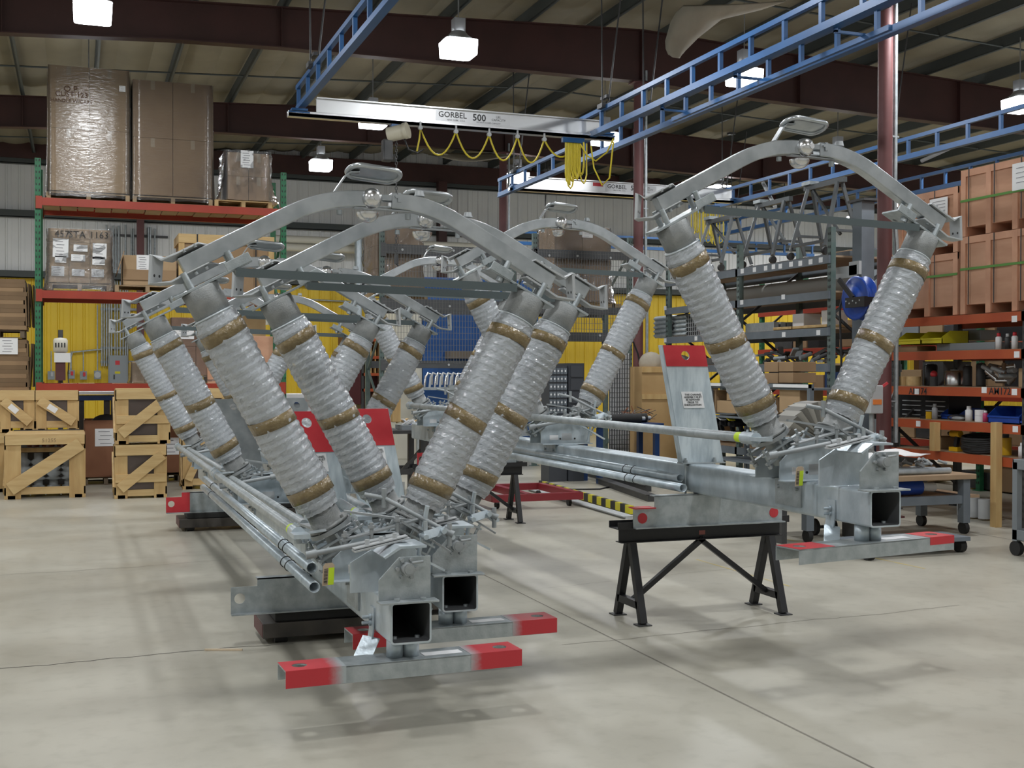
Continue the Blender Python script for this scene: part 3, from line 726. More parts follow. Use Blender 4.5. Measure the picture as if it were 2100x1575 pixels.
    m.build('bar_code', INK, tg)
    return root
LB = ((.29, 1), (.275, 1))
s1 = switch('wrapped switch with the lowest nearest red-ended foot, left of its twin', (1.5144, 5.5435, .5243), 0, .0129, radians(2.2),
   [(2.15, 'red2'), (6.0, 'grey')], [(2.12, 'plain'), (7.9, 'redend')], [(-.357, .183, .66, 6.2), (-.344, .08, .66, 6.5)], (-.335, .50, .115), LB)
s2 = switch('second wrapped switch, its foot just behind the nearest one', (1.9841, 6.2433, .5168), -.0432, .0129, radians(4),
   [(2.15, 'red4'), (6.0, 'grey')], [(2.0, 'plain'), (7.9, 'plain')], [(-.357, .183, .66, 6.2)], (.17, .62, .13), LB)
s3 = switch('wrapped switch held high on black sawhorses at the right', (4.2336, 5.5046, .9769), .0005, .0129, radians(9),
   [(2.12, 'red'), (6.1, 'grey')], [(1.97, 'red3'), (7.55, 'redend')], [(-.19, -.06, 2.0, 7.4), (-.15, -.0, 2.12, 7.3)], (-.26, .50, .09), ((.26, 0), (.2, .55)))
# ---------------------------------------------------------------- dollies and sawhorses under the switches
def dolly(label, x0, x1, y0, y1, ztop):
    t = thing('floor_dolly', label, 'dolly', ((x0+x1)/2, (y0+y1)/2, 0), 0, 'low black dollies under the switches')
    cx, cy = (x0+x1)/2, (y0+y1)/2; hx, hy = (x1-x0)/2, (y1-y0)/2
    MB().bb((-hx, -hy, .04), (hx, hy, .135)).build('deck', DARKDECK, t, bevel=.004)
    MB().bb((-hx-.004, -hy+.01, .045), (-hx, hy, .13)).build('side_plate', MAROON, t)
    MB().bb((-hx+.08, -hy+.02, .135), (hx-.1, hy-.04, ztop)).build('pad', RUBBER, t, bevel=.01)
    for sx in (-1, 1):
        for sy in (-1, 1): MB().cyl((sx*(hx-.12)-.04, sy*(hy-.06), .042), (sx*(hx-.12)+.04, sy*(hy-.06), .042), .042, n=14).build('roller', RUBBER, t)
DARKDECK = mat('grimy_deck', (.045, .04, .036), .6, 0, (.075, .065, .055), 5)
dolly('black floor dolly under the plain bracket of the nearest switch', 1.11, 2.0, 7.62, 8.0, .199)
dolly('black floor dolly hidden under the twin switch', 1.6, 2.7, 8.15, 8.55, .191)
dolly('far black floor dolly under the red-ended bracket', 1.05, 2.0, 13.36, 13.8, .199)
dolly('far black floor dolly behind the tubes of both switches', 1.85, 2.8, 14.05, 14.45, .191)
def sawhorse(label, x, y, zt, hl=.69):
    t = thing('steel_sawhorse', label, 'sawhorse', (x, y, 0), 0, 'black sawhorses')
    m = MB().bb((-hl, -.075, zt-.006), (hl, .075, zt)).bb((-hl, -.075, zt), (hl, -.069, zt+.042)).bb((-hl, .069, zt), (hl, .075, zt+.042))
    m.bb((-hl+.04, -.008, zt-.10), (hl-.04, .004, zt-.006)).bb((-hl+.04, -.05, zt-.106), (hl-.04, .05, zt-.10)); m.build('top_beam', BLACK, t)
    for sx in (-1, 1):
        X_ = sx*(hl-.13)
        for sy in (-1, 1):
            MB().bar((X_, sy*.025, zt-.11), (X_, sy*.2, .01), .05, .05, up=(1, 0, 0)).build('leg', BLACK, t)
            MB().bb((X_-.05, sy*.2-.045, 0), (X_+.05, sy*.2+.045, .008)).build('foot_plate', DARK, t)
        MB().bar((X_, -.16, .13), (X_, .16, .13), .05, .05).build('crossbar', BLACK, t)
        MB().bar((X_-sx*.02, 0, .14), (-sx*.02, 0, zt-.1), .035, .035).build('brace', BLACK, t)
    return t
h1 = sawhorse('near black steel sawhorse carrying the raised switch', 4.21, 7.55, .652)
FL = mat('faded_badge', (.35, .12, .1), .6); MB().bb((-.02, -.0095, .575), (.03, -.0085, .605)).build('faded_badge', FL, h1)
sawhorse('far black steel sawhorse seen between the wrapped insulators', 4.25, 13.05, .652)
# ---------------------------------------------------------------- overhead crane rails
def truss(name, label, p, q, hz=.27, post=.62, hang=True, hangs=()):
    p, q = Vector(p), Vector(q); t = thing(name, label, 'crane rail', p); L_ = (q-p).length; d = (q-p)/L_; sd = d.cross(Vector((0, 0, 1)))
    MB().bar((0, 0, 0), d*L_, .055, .075).bar(d*0-Vector((0, 0, .04)), d*L_-Vector((0, 0, .04)), .09, .012).build('rail', BLUE, t)
    MB().bar((0, 0, hz), d*L_+Vector((0, 0, hz)), .055, .055).build('top_chord', BLUE, t)
    n = int(L_/post); pm = MB().bb((-.022, -.022, .03), (.022, .022, hz-.02)).mesh('post', [BLUE])
    for i in range(n+1): inst('post', pm, t, d*(.06+(L_-.12)*i/n))
    for hy in hangs:
        c = d*hy; zt = roofz((p+c).x)-.45-p.z
        m = MB().box(c+Vector((0, 0, hz+.02)), (.16, .16, .06)).cyl(c+sd*.04+Vector((0, 0, hz)), c+sd*.06+Vector((0, 0, zt)), .011, n=6).cyl(c-sd*.04+Vector((0, 0, hz)), c-sd*.22+d*.2+Vector((0, 0, zt)), .011, n=6)
        m.box(c+Vector((0, 0, hz+.14)), (.05, .2, .04)).box(c+sd*.06+Vector((0, 0, zt-.03)), (.16, .12, .05)); m.build('hanger', DARK, t)
    return t
RZ = 5.0
truss('crane_runway', 'blue ladder-like crane runway at the left end of the aluminium bridge', (2.66, 15.25, RZ+.1), (2.66, 6.0, RZ+.1), hangs=(1.1, 5.5))
truss('crane_runway', 'long blue crane runway over the right end of the aluminium bridge', (6.62, 15.3, RZ), (6.62, 4.5, RZ), hangs=(.8, 6.5))
truss('crane_runway', 'second blue crane runway just behind the first, beside the middle column', (7.28, 20.6, RZ), (7.28, 7.0, RZ), hangs=(.9, 6., 11))
truss('crane_runway', 'blue crane runway behind the grey shelf stands', (11.75, 21.2, RZ), (11.75, 9., RZ), hangs=(1., 6))
truss('crane_runway', 'blue crane runway passing behind the stacked plywood crates', (14.2, 25, RZ), (14.2, 10., RZ), hangs=(1.,))
p = at(1040, 497, Y=28); truss('crane_runway', 'distant blue rail low on the white wall behind the middle rack', (p.x, 28, p.z), (p.x+9, 28, p.z), .27, .9, hangs=(1., 8.))
t = thing('festoon_track', 'short blue cable track slung under the long runway', 'crane rail', (6.95, 13.2, RZ-.12)); MB().bar((0, 0, 0), (0, -4.2, 0), .045, .05).build('rail', BLUE, t)
for yy in (-.3, -2, -3.8): MB().bb((-.32, yy-.015, .025), (.02, yy+.015, .05)).bb((-.32, yy-.015, .03), (-.29, yy+.015, .09)).build('bracket', BLUE, t)
for (pa, pb, lab) in (((1890, 330), (1990, 285), 'pale brace rod slanting up from a blue runway over the plywood crates'), ((1590, 425), (1565, 375), 'pale brace rod behind the grey stands')):
    a = at(*pa, X=14.1 if pa[0] > 1800 else 11.75); b = at(*pb, X=14.3 if pa[0] > 1800 else 11.95)
    tag(MB().cyl(a, b, .035, n=8).build('brace_rod', LGREY), lab, 'rod')
def bridge(label, x0, x1, y, z, lab_x, hoist_side=True):
    t = thing('crane_bridge', label, 'crane beam', (x0, y, z)); L_ = x1-x0
    MB().bb((0, -.05, 0), (L_, .05, .05)).bb((0, -.05, 0), (L_, -.042, .075)).bb((0, .042, 0), (L_, .05, .075)).build('track', ALUB, t, bevel=.004)
    MB().bb((.36, -.012, .05), (L_-.2, .012, .26)).bb((.36, -.055, .25), (L_-.2, .055, .265)).build('web', ALUB, t)
    for xx in (.14, L_-.12):
        MB().bb((xx-.13, -.06, .05), (xx+.13, .06, .068)).bb((xx-.1, -.09, .075), (xx+.1, .09, .10)).build('end_truck', BLUE, t)
    w_ = t
    MB().bb((lab_x-.03, -.0145, .095), (lab_x+1.0, -.0125, .235)).build('maker_label', mat('silver_label', (.62, .63, .64), .4, .5), t)
    text('GORBEL', .105, INK, t, (lab_x+.2, -.0158, .18), FRONT, bold=.001); text('NEW YORK  U.S.A.', .03, INK, t, (lab_x+.25, -.0158, .115), FRONT)
    text('500', .125, INK, t, (lab_x+.57, -.0158, .17), FRONT, bold=.002); text('LBS.\nCAPACITY', .042, INK, t, (lab_x+.84, -.0158, .178), FRONT); text('DO NOT EXCEED CAPACITY', .026, INK, t, (lab_x+.7, -.0158, .113), FRONT)
    return t
ALUB = mat('bridge_extrusion', (.72, .73, .73), .28, .8)
b1 = bridge('long aluminium crane bridge lettered with its 500 lbs capacity, above the nearest arches', 2.48, 6.95, 14.95, 4.93, 1.95)
b2 = bridge('farther aluminium crane bridge beyond the middle column', 7.2, 11.9, 19.85, 4.97, 1.9)
MB().bb((1.62, -.0148, .17), (1.82, -.0128, .235)).build('red_mark', RED, b2)
# hoist
p = at(815, 275, Y=14.95)
t = thing('chain_hoist', 'cream electric chain hoist hanging from the aluminium bridge', 'hoist', (p.x, p.y, 0))
CREAM = mat('hoist_cream', (.62, .58, .46), .4)
MB().bb((-.09, -.05, 4.86), (.06, .05, 4.93)).prism([(-.1, 0), (.1, 0), (0, -.14)], (-.01, -.03, 4.88), (1, 0, 0), (0, 0, 1), .05).build('trolley', BLUE, t)
MB().cyl((-.12, 0, p.z-.02), (.06, -.12, p.z+.02), .095, n=18).cyl((.06, -.12, p.z+.02), (.1, -.15, p.z+.03), .105, n=18).build('motor', CREAM, t)
MB().bb((-.2, -.06, p.z-.36), (-.07, .08, p.z-.08)).build('chain_bag', DARK, t, bevel=.02)
def chain(m, a, b, r=.007):
    a, b = Vector(a), Vector(b); n = int((b-a).length/.04); d = (b-a)/n
    for i in range(n):
        c = a+d*(i+.5); ax = Vector((.014, 0, 0)) if i % 2 else Vector((0, .014, 0)); dd = d.normalized()*.024
        m.path([c+ax+dd*.6, c+dd, c-ax+dd*.6, c-ax-dd*.6, c-dd, c+ax-dd*.6], r*.7, 4, True)
m = MB(); chain(m, (-.02, -.02, p.z-.08), (-.02, -.02, 3.25)); m.build('lift_chain', DARK, t)['kind'] = 'stuff'
MB().cyl((-.02, -.02, 3.14), (-.02, -.02, 3.26), .03, n=10).path([(-.02, -.02, 3.14), (.02, -.02, 3.1), (.02, -.02, 3.05), (-.02, -.02, 3.02), (-.05, -.02, 3.05)], .012, 6).build('hook', DARK, t)
MB().path([(.08, -.05, p.z-.06), (.13, -.06, p.z-.2), (.25, -.06, p.z-.24), (.34, -.04, p.z-.18)], .011, 6).build('control_cord', BLACK, t)
# festoon cable
def hang(px0, py0, px1, py1, dip, Y):
    a, b = at(px0, py0, Y=Y), at(px1, py1, Y=Y); return [a.lerp(b, i/10)-Vector((0, 0, dip*4*(i/10)*(1-i/10)))*1 for i in range(11)]
pts = [at(855, 310, Y=14.9), at(860, 285, Y=14.9)]
hk = [(862, 262), (935, 270), (1003, 276), (1061, 280), (1116, 286), (1180, 297)]
for (a, b), dp in zip(zip(hk[:-1], hk[1:]), (.33, .33, .33, .33, .2)): pts += hang(*a, *b, dp, 14.9)
t = thing('festoon_cable', 'yellow cable looping below the aluminium bridge', 'cable', (0, 0, 0)); MB().path(pts, .012, 6).build('cable', YEL, t)
for a in hk[:-1]:
    q = at(*a, Y=14.9); MB().cyl(q+Vector((0, -.02, 0)), q+Vector((0, .02, 0)), .03, n=10).bb(q+Vector((-.012, -.012, 0)), q+Vector((.012, .012, .08))).build('cable_hook', LGREY, t)
def bundle(label, px0, px1, py, pyb, Y, n, seed):
    r = random.Random(seed); t = thing('cable_bundle', label, 'cable', (0, 0, 0))
    q = at(px0, py, Y=Y); e = at(px1, py, Y=Y); MB().bb(q+Vector((-.05, -.03, 0)), e+Vector((.05, .03, .05))).build('trolley_track', BLUE, t)
    for i in range(n):
        a = q.lerp(e, i/(n-1)); b = a+Vector((r.uniform(.04, .14), r.uniform(-.05, .05), 0)); lo = at(px0, pyb, Y=Y).z+r.uniform(-.03, .35)*abs(at(px0, py, Y=Y).z-at(px0, pyb, Y=Y).z)
        m = MB().path([a, Vector((a.x, a.y, lo+.12)), Vector(((a.x*.8+b.x*.2), a.y, lo+.03)), Vector(((a.x+b.x)/2, a.y, lo)), Vector(((a.x*.2+b.x*.8), b.y, lo+.03)), Vector((b.x, b.y, lo+.12)), b], .011, 5)
        m.build('cable_loop', YEL, t)
bundle('gathered yellow cable loops hanging at the right end of the aluminium bridge', 1160, 1190, 292, 385, 14.7, 11, 3)
bundle('gathered yellow cable loops behind the right insulator top', 1418, 1470, 428, 500, 19.7, 10, 5)
q = [at(1190, 296, Y=14.6), at(1205, 320, Y=14.6), at(1222, 330, Y=14.6), at(1245, 312, Y=14.4), at(1258, 285, Y=14.2)]
q2 = [at(1212, 300, Y=14.5), at(1218, 345, Y=14.4), at(1235, 380, Y=14.3), at(1250, 365, Y=14.2), at(1258, 290, Y=14.1)]
t = thing('slack_cable', 'slack yellow cable loop at the side of the gathered bundle', 'cable'); MB().path(q, .011, 6).build('cable_loop', YEL, t); MB().path(q2, .011, 6).build('cable_loop', YEL, t)
# torn roof insulation
def sag_sheet(name, label, pts, m_):
    mb = MB(); n = len(pts[0]); vs = [p for row in pts for p in row]; vs += [p+Vector((.02, .02, .03)) for p in vs]; N_ = len(pts)*n
    fs = [(i*n+j, i*n+j+1, (i+1)*n+j+1, (i+1)*n+j) for i in range(len(pts)-1) for j in range(n-1)]
    fs += [tuple(N_+k for k in f[::-1]) for f in fs]
    ed = list(range(n))+[i*n+n-1 for i in range(1, len(pts))]+[(len(pts)-1)*n+j for j in range(n-2, -1, -1)]+[i*n for i in range(len(pts)-2, 0, -1)]
    fs += [(ed[i], ed[(i+1) % len(ed)], N_+ed[(i+1) % len(ed)], N_+ed[i]) for i in range(len(ed))]
    mb.add(vs, fs, True); return tag(mb.build(name, m_), label, 'insulation')
TORN = mat('torn_insulation', (.42, .39, .31), .8, 0, (.36, .33, .26), 3)
rows = []
for i, (y_, xa_, xb_) in enumerate(((14, 1400, 1610), (30, 1384, 1560), (48, 1374, 1480), (66, 1369, 1456), (84, 1364, 1432), (100, 1365, 1415), (112, 1370, 1402), (118, 1380, 1391))):
    L0 = at(xa_, y_, Y=14.2); R0 = at(xb_, y_-10+i, Y=14.7); rows.append([L0.lerp(R0, j/6)+Vector((0, -.12*sin(pi*j/6), -.05*sin(pi*j/6))) for j in range(7)])
sag_sheet('hanging_insulation', 'torn pale roof insulation drooping beside the long blue runway', rows, TORN)
rows = []
for i in range(5):
    rows.append([at(900+125*j/5+20*sin(i), 322+(9-i*2)*sin(pi*j/5)+2*j*.2-2*i, Y=23.8+.5*i) for j in range(6)])
sag_sheet('loose_insulation', 'pale loose insulation panel under the roof above the nearest arch tops', rows, TORN)
# ---------------------------------------------------------------- pallet racks
def upright(m, holes, x, y, z0, z1, w_=.085, d_=.075, face='y'):
    """perforated post: C section with slots on its face"""
    m.bb((x-w_/2, y-d_/2, z0), (x+w_/2, y+d_/2, z1)); z = z0+.1
    if holes is None: return
    while z < z1-.05:
        for sx in (-1, 1):
            if face == 'y': holes.prism([(-.008, 0), (.008, .012), (.006, .045), (-.008, .03)], (x+sx*.022, y-d_/2-.002, z), (sx, 0, 0), (0, 0, 1), .004)
            else: holes.prism([(-.008, 0), (.008, .012), (.006, .045), (-.008, .03)], (x-w_/2-.002, y+sx*.02, z), (0, sx, 0), (0, 0, 1), .004)
        z += .09
def pallet_rack(label, posts, y0, depth, ztop, levels, beam, up, planks=None, hole_m=INK, post_w=.085, mesh=None, group=None, zmin=0.):
    """frontage along X at y0; levels: list per bay of (z, height); returns the Empty"""
    x0 = posts[0]; t = thing('pallet_rack', label, 'rack', (x0, y0, 0), 0, group)
    for x in posts:
        for yy in (0, depth):
            m, h = MB(), (MB() if yy == 0 else None); upright(m, h, x-x0, yy, 0, ztop, post_w); o = m.build('upright', up, t); MB().bb((x-x0-.08, yy-.07, 0), (x-x0+.08, yy+.07, .012)).build('base_plate', up, o)
            if h: h.build('slot', hole_m, o)['kind'] = 'stuff'
        m = MB(); z = .3; k = 0
        while z < ztop-.7:
            m.bar((x-x0, .03 if k % 2 else depth-.03, z), (x-x0, depth-.03 if k % 2 else .03, z+.75), .035, .035, up=(1, 0, 0)); z += .75; k += 1
        m.build('lacing', up, t)
    for i, (xa, xb) in enumerate(zip(posts[:-1], posts[1:])):
        for z, hgt in levels[i]:
            for yy in (-.04, depth+.04):
                b = MB().bb((xa-x0+post_w/2-.02, yy-.025, z-hgt), (xb-x0-post_w/2+.02, yy+.025, z)).bb((xa-x0-.03, yy-.03, z-hgt-.05), (xa-x0+.06, yy+.02, z+.02)).bb((xb-x0-.06, yy-.03, z-hgt-.05), (xb-x0+.03, yy+.02, z+.02)).build('beam', beam, t)
            if planks:
                n = int((xb-xa-.1)/.245); pm = MB().bb((-.117, .0, 0), (.117, depth, .035)).mesh('plank', [planks])
                for k in range(n): inst('plank', pm, t, (xa-x0+.05+(xb-xa-.1)*(k+.5)/n, 0, z-.045+.006*((k*7) % 3)))
    return t
YR = 19.1
XA, XB = at(78, 600, Y=YR).x, at(581, 430, Y=YR).x
pallet_rack('pallet rack with green posts and orange-red beams at the left', [XA, XB], YR, 1.07, 4.92, [[(1.565, .115), (2.955, .115), (4.335, .115)]], RACKRED, GREEN, PLANKM)
for z in (1.565, 2.955, 4.335): 
    pass
# loads
def pallet(t, x0, x1, y0, y1, z, m_=None, parent=None):
    m_ = m_ or mat('pallet_wood', (.40, .29, .17), .75, 0, (.33, .24, .14), 5)
    for k in range(5):
        yy = y0+(y1-y0)*(k+.5)/5; MB().bb((x0, yy-.045, z+.10), (x1, yy+.045, z+.12)).build('pallet_board', m_, t)
    for k in range(3):
        xx = x0+(x1-x0)*k/2; xx = min(max(xx, x0+.03), x1-.03); MB().bb((xx-.03, y0, z+.012), (xx+.03, y1, z+.10)).build('stringer', m_, t)
    for yy in (y0+.05, y1-.05): MB().bb((x0, yy-.045, z), (x1, yy+.045, z+.014)).build('pallet_board', m_, t)
def wrapskin(t, x0, x1, y0, y1, z0, z1, seed, amp=.0035, flare=.03, m_=None, name='stretch_wrap'):
    r = random.Random(seed); m = MB(); nz = 16; per = []
    nx = 10
    for i in range(nx): per.append((x0+(x1-x0)*i/nx, y0, 0, -1))
    for i in range(nx): per.append((x1, y0+(y1-y0)*i/nx, 1, 0))
    for i in range(nx): per.append((x1-(x1-x0)*i/nx, y1, 0, 1))
    for i in range(nx): per.append((x0, y1-(y1-y0)*i/nx, -1, 0))
    n = len(per); vs = []
    for k in range(nz+1):
        f = k/nz; fl = flare*(1-f)**4
        for (x, y, dx, dy) in per: a = .012+fl+r.uniform(0, amp); vs.append((x+dx*a, y+dy*a, z0+(z1-z0)*f+r.uniform(-.01, .01)))
    m.add(vs, [(k*n+i, k*n+(i+1) % n, (k+1)*n+(i+1) % n, (k+1)*n+i) for k in range(nz) for i in range(n)], True)
    return m.build(name, m_ or (SFILM if amp < .01 else CRINKLE), t)
def cartons(t, x0, x1, y0, y1, z0, z1, nx, nz, m_, gap=.0025, name='carton', tape=True):
    for i in range(nx):
        for k in range(nz):
            xa, xb = x0+(x1-x0)*i/nx, x0+(x1-x0)*(i+1)/nx; za, zb = z0+(z1-z0)*k/nz, z0+(z1-z0)*(k+1)/nz
            c = MB().bb((xa+gap, y0, za+gap*.5), (xb-gap, y1, zb-gap*.5)).build(name, m_, t, bevel=.004)
            if tape: MB().bb(((xa+xb)/2-.03, y0-.0015, zb-.14), ((xa+xb)/2+.03, y0, zb-gap*.5)).build('tape_strip', TAPEC, c)
TAPEC = mat('clear_tape', (.42, .33, .22), .25)
def paper(t, cx, y, cz, w_, h_, lines=4, tilt=0., name='paper_label'):
    rot = Matrix.Rotation(tilt, 3, 'Y'); o = MB().box((cx, y, cz), (w_, .002, h_), rot).build(name, WHITE, t)
    m = MB()
    for k in range(lines): m.box(Vector((cx, y-.0015, cz))+rot @ Vector((-w_*.1+w_*.08*(k % 2), 0, h_*(.34-.68*k/max(lines-1, 1)))), (w_*(.5+.1*((k*3) % 3)), .001, h_*.04), rot)
    m.build('printed_line', mat('grey_print', (.28, .28, .3), .6), o); return o
yf = YR+.02; zt = 4.335
def lx(px, py=300): return at(px, py, Y=yf).x
def lz(py, px=200): return at(px, py, Y=yf).z
t = thing('wrapped_load', 'tall shrink-wrapped cardboard load at the left end of the top rack level', 'wrapped boxes', (0, 0, 0), 0, 'wrapped loads on the rack')
xa, xb = lx(98), lx(266); pallet(t, xa-.02, xb, yf, yf+1.05, zt); cartons(t, xa, xb, yf+.03, yf+1.02, zt+.13, lz(139), 2, 2, CARD2); wrapskin(t, xa, xb, yf+.03, yf+1.02, zt+.05, lz(139), 1)
paper(t, lx(251), yf+.005, lz(178), .09, .09, 3)
for s_, yy, sz in (('O.P.', 187, .13), ('CUST 123', 198, .11), ('HANDLE W/CARE', 211, .075)): text(s_, sz, mat('marker_brown', (.16, .09, .06), .7), t, (lx(147), yf+.004, lz(yy)), FRONT, 'handwriting')
t = thing('wrapped_load', 'second tall shrink-wrapped load, darker and right of the first on the top level', 'wrapped boxes', (0, 0, 0), 0, 'wrapped loads on the rack')
xa, xb = lx(272), lx(436); pallet(t, xa, xb, yf, yf+1.05, zt); cartons(t, xa, xb, yf+.03, yf+1.02, zt+.13, lz(155), 2, 2, CARD); wrapskin(t, xa, xb, yf+.03, yf+1.02, zt+.05, lz(155), 2)
t = thing('wrapped_load', 'small tapered wrapped load with a white label at the right end of the top level', 'wrapped boxes', (0, 0, 0), 0, 'wrapped loads on the rack')
xa, xb = lx(440), lx(562); pallet(t, xa, xb-.03, yf, yf+1.0, zt, mat('pale_pallet', (.55, .38, .18), .7)); cartons(t, lx(468), lx(553), yf+.06, yf+.9, zt+.13, lz(312, 500), 2, 2, CARD)
wrapskin(t, lx(466), lx(554), yf+.05, yf+.92, zt+.11, lz(308, 500), 3, .03, .12); paper(t, lx(507), yf+.02, lz(326, 507), .2, .27, 6)
zt2 = 2.955
t = thing('wrapped_load', 'silvery shrink-wrapped load of labelled cartons numbered 1163 on the middle level', 'wrapped boxes', (0, 0, 0), 0, 'wrapped loads on the rack')
xa, xb = lx(98), lx(227); pallet(t, xa, xb, yf, yf+1.0, zt2); cartons(t, xa, xb, yf+.03, yf+1.0, zt2+.13, lz(471), 3, 4, CARD2, tape=False); wrapskin(t, xa, xb, yf+.03, yf+1.0, zt2+.02, lz(470), 4, .02, .05)
for s_, px in (('457', 127), ('STA', 158), ('1163', 203)): text(s_, .14, INK, t, (lx(px), yf+.004, lz(483)), FRONT, 'handwriting')
for (px, py, w_, h_) in ((124, 511, .22, .28), (204, 515, .2, .24), (165, 510, .2, .1), (124, 534, .16, .1), (202, 535, .18, .12), (160, 530, .2, .1), (118, 558, .18, .15), (160, 560, .18, .1), (200, 560, .18, .12)): paper(t, lx(px), yf+.006, lz(py), w_, h_, 5, .02)
t = thing('carton', 'low open-ended cardboard box with a white sheet on the middle rack level', 'box', (0, 0, 0))
xa, xb = lx(252), lx(362); pallet(t, lx(235), xb+.05, yf, yf+1.0, zt2); c = cartons(t, xa, xb, yf+.05, yf+.95, zt2+.12, lz(520), 1, 1, CARD2, tape=False); paper(t, lx(294), yf+.045, lz(536), .2, .25, 6)
m = MB().bar((xa, yf+.05, lz(520)), (xa-.09, yf+.02, lz(560)), .012, .6, up=(0, 1, 0)); m.bb((xa, yf+.03, zt2+.2), (xb, yf+.045, zt2+.36)); m.build('box_flap', CARD, t)
def pine_crate(label, x0, x1, y0, y1, z0, z1, diag=1, inner=True, group=None, side=True, rails=None, label_on=False, bw=.13, name='pine_crate'):
    t = thing(name, label, 'crate', (x0, y0, z0), 0, group); W, D, H = x1-x0, y1-y0, z1-z0; b = .022
    def brd(a, c, nm='board', m_=PINE): return MB().bb(a, c).build(nm, m_, t, bevel=.002)
    for yy in (0, D-b):
        brd((0, yy, 0), (bw, yy+b, H)); brd((W-bw, yy, 0), (W, yy+b, H))
        brd((-.01, yy-b, H-min(bw, .125)), (W+.01, yy, H), m_=PINE2)
        if yy == 0:
            for rz_, hh in (rails or ((.06, .1),)): brd((-.01 if hh > .1 else bw, yy-b*(1 if hh > .1 else 0), rz_), (W+.01 if hh > .1 else W-bw, yy+(0 if hh > .1 else b), rz_+hh), m_=PINE2)
    if diag:
        a, c = ((.05, -b*1.6, .14), (W-.04, -b*1.6, H-.12)) if diag > 0 else ((W-.05, -b*1.6, .14), (.04, -b*1.6, H-.12))
        MB().bar(a, c, b, bw*.95, up=(0, 0, 1)).build('brace_board', PINE2, t, bevel=.002)
        if label_on:
            mid = Vector(a).lerp(Vector(c), .62); e = (Vector(c)-Vector(a)).normalized(); MB().prism([(-.07, -.04), (.07, -.04), (.07, .04), (-.07, .04)], mid-Vector((0, b*.55+.002, 0)), e, Vector((-e.z, 0, e.x)), .001).build('paper_label', WHITE, t)
    for xx in (-b, W):
        brd((xx, .0, 0), (xx+b, bw, H)); brd((xx, D-bw, 0), (xx+b, D, H)); brd((xx, 0, H-bw), (xx+b, D, H)); brd((xx, 0, .05), (xx+b, D, .16))
    MB().bar((-b*1.5, .08, .12), (-b*1.5, D-.1, H-.14), b, bw*.8, up=(0, 0, 1)).build('brace_board', PINE2, t)
    n = max(3, int(D/.17))
    for k in range(n): brd((-.01, -.02+(D+.02)*k/n, H), (W+.01, -.02+(D+.02)*(k+.88)/n, H+.02), 'top_board', PINE2)
    for xx in (.02, W-.12): brd((xx, 0, .0), (xx+.1, D, .05), 'skid')
    if inner:
        MB().bb((b+.02, b+.02, .12), (W-b-.02, D-b-.02, H-.03)).build('inner_carton', INNERC, t)
        m = MB().bb((b, b+.005, .11), (W-b, D-b, H-.02)); m.build('inner_film', SFILM, t)
    return t
INNERC = mat('dusty_carton', (.25, .155, .115), .6, 0, (.21, .13, .095), 3)
Yc = 17.55
c1 = pine_crate('nearest pine crate at the left edge, holding grey insulators behind a diagonal board', at(12, 900, Y=Yc).x, at(172, 900, Y=Yc).x, Yc, Yc+1.1, 0, at(90, 893, Y=Yc).z, 1, inner=False, bw=.19)
W = at(172, 900, Y=Yc).x-at(12, 900, Y=Yc).x
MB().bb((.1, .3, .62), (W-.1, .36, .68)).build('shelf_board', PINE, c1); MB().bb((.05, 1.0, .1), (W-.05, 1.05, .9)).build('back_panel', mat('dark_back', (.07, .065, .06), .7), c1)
for k in range(4):
    x = .2+k*(W-.4)/3
    m = MB().lathe((x, .45, .1), (0, 0, 1), [(0, .09), (.04, .09), (.05, .06), (.12, .06), (.14, .13), (.17, .07), (.22, .13), (.25, .07), (.30, .13), (.33, .07), (.38, .12), (.42, .06), (.5, .06), (.5, 0)], 16); m.build('insulator_stack', mat('grey_porcelain', (.42, .45, .46), .25), c1)
    MB().bb((x-.1, .25, .06), (x+.1, .62, .075)).bb((x-.1, .25, .02), (x-.092, .62, .07)).bb((x+.092, .25, .02), (x+.1, .62, .07)).build('mount_channel', GALV, c1)
    if k < 3: MB().cyl((x+.13, .42, .69), (x+.13, .42, .86), .085, n=14).build('brown_bushing', mat('brown_glaze', (.14, .035, .02), .2), c1)
text('51255', .075, mat('pencil', (.30, .2, .1), .7), c1, (W*.55, -.0235, at(90, 893, Y=Yc).z-.07), FRONT, 'handwriting')
zc = at(90, 893, Y=Yc).z; Yd = 18.0; zb = at(115, 886, Y=Yd).z
za = at(115, 805, Y=Yd).z
for (pa, pb, lab) in ((-6, 66, 'pine crate with a white label on its diagonal, cut by the left edge'), (71, 159, 'pine crate with a white diagonal label, right of its pair above the front crate')):
    xa, xb = at(pa, 840, Y=Yd).x, at(pb, 840, Y=Yd).x
    pine_crate(lab, xa, xb, Yd+.72, Yd+1.3, zb-.03, za, -1, label_on=True, bw=.14)
MB_ = None
pine_crate('plain pine crate carrying the labelled pair behind the front crate', at(-8, 900, Y=18.7).x, at(160, 900, Y=18.7).x, 18.68, 19.05, 0, zb-.06, 0, bw=.14)
Ys = 17.15
xa, xb = at(240, 900, Y=Ys).x, at(346, 900, Y=Ys).x
pine_crate('lower pine crate of the stack of two, its diagonal rising to the right', at(238, 900, Y=Ys).x, at(339, 900, Y=Ys).x, Ys, Ys+.62, 0, at(290, 915, Y=Ys).z, 1, rails=((.22, .115), (.03, .09)), bw=.15)
pine_crate('upper pine crate of the stack of two, with a splintered lower rail', xa, xb, Ys, Ys+.62, at(290, 912, Y=Ys).z+.01, at(290, 800, Y=Ys).z, 1, rails=((.28, .115), (.03, .09)), bw=.15)
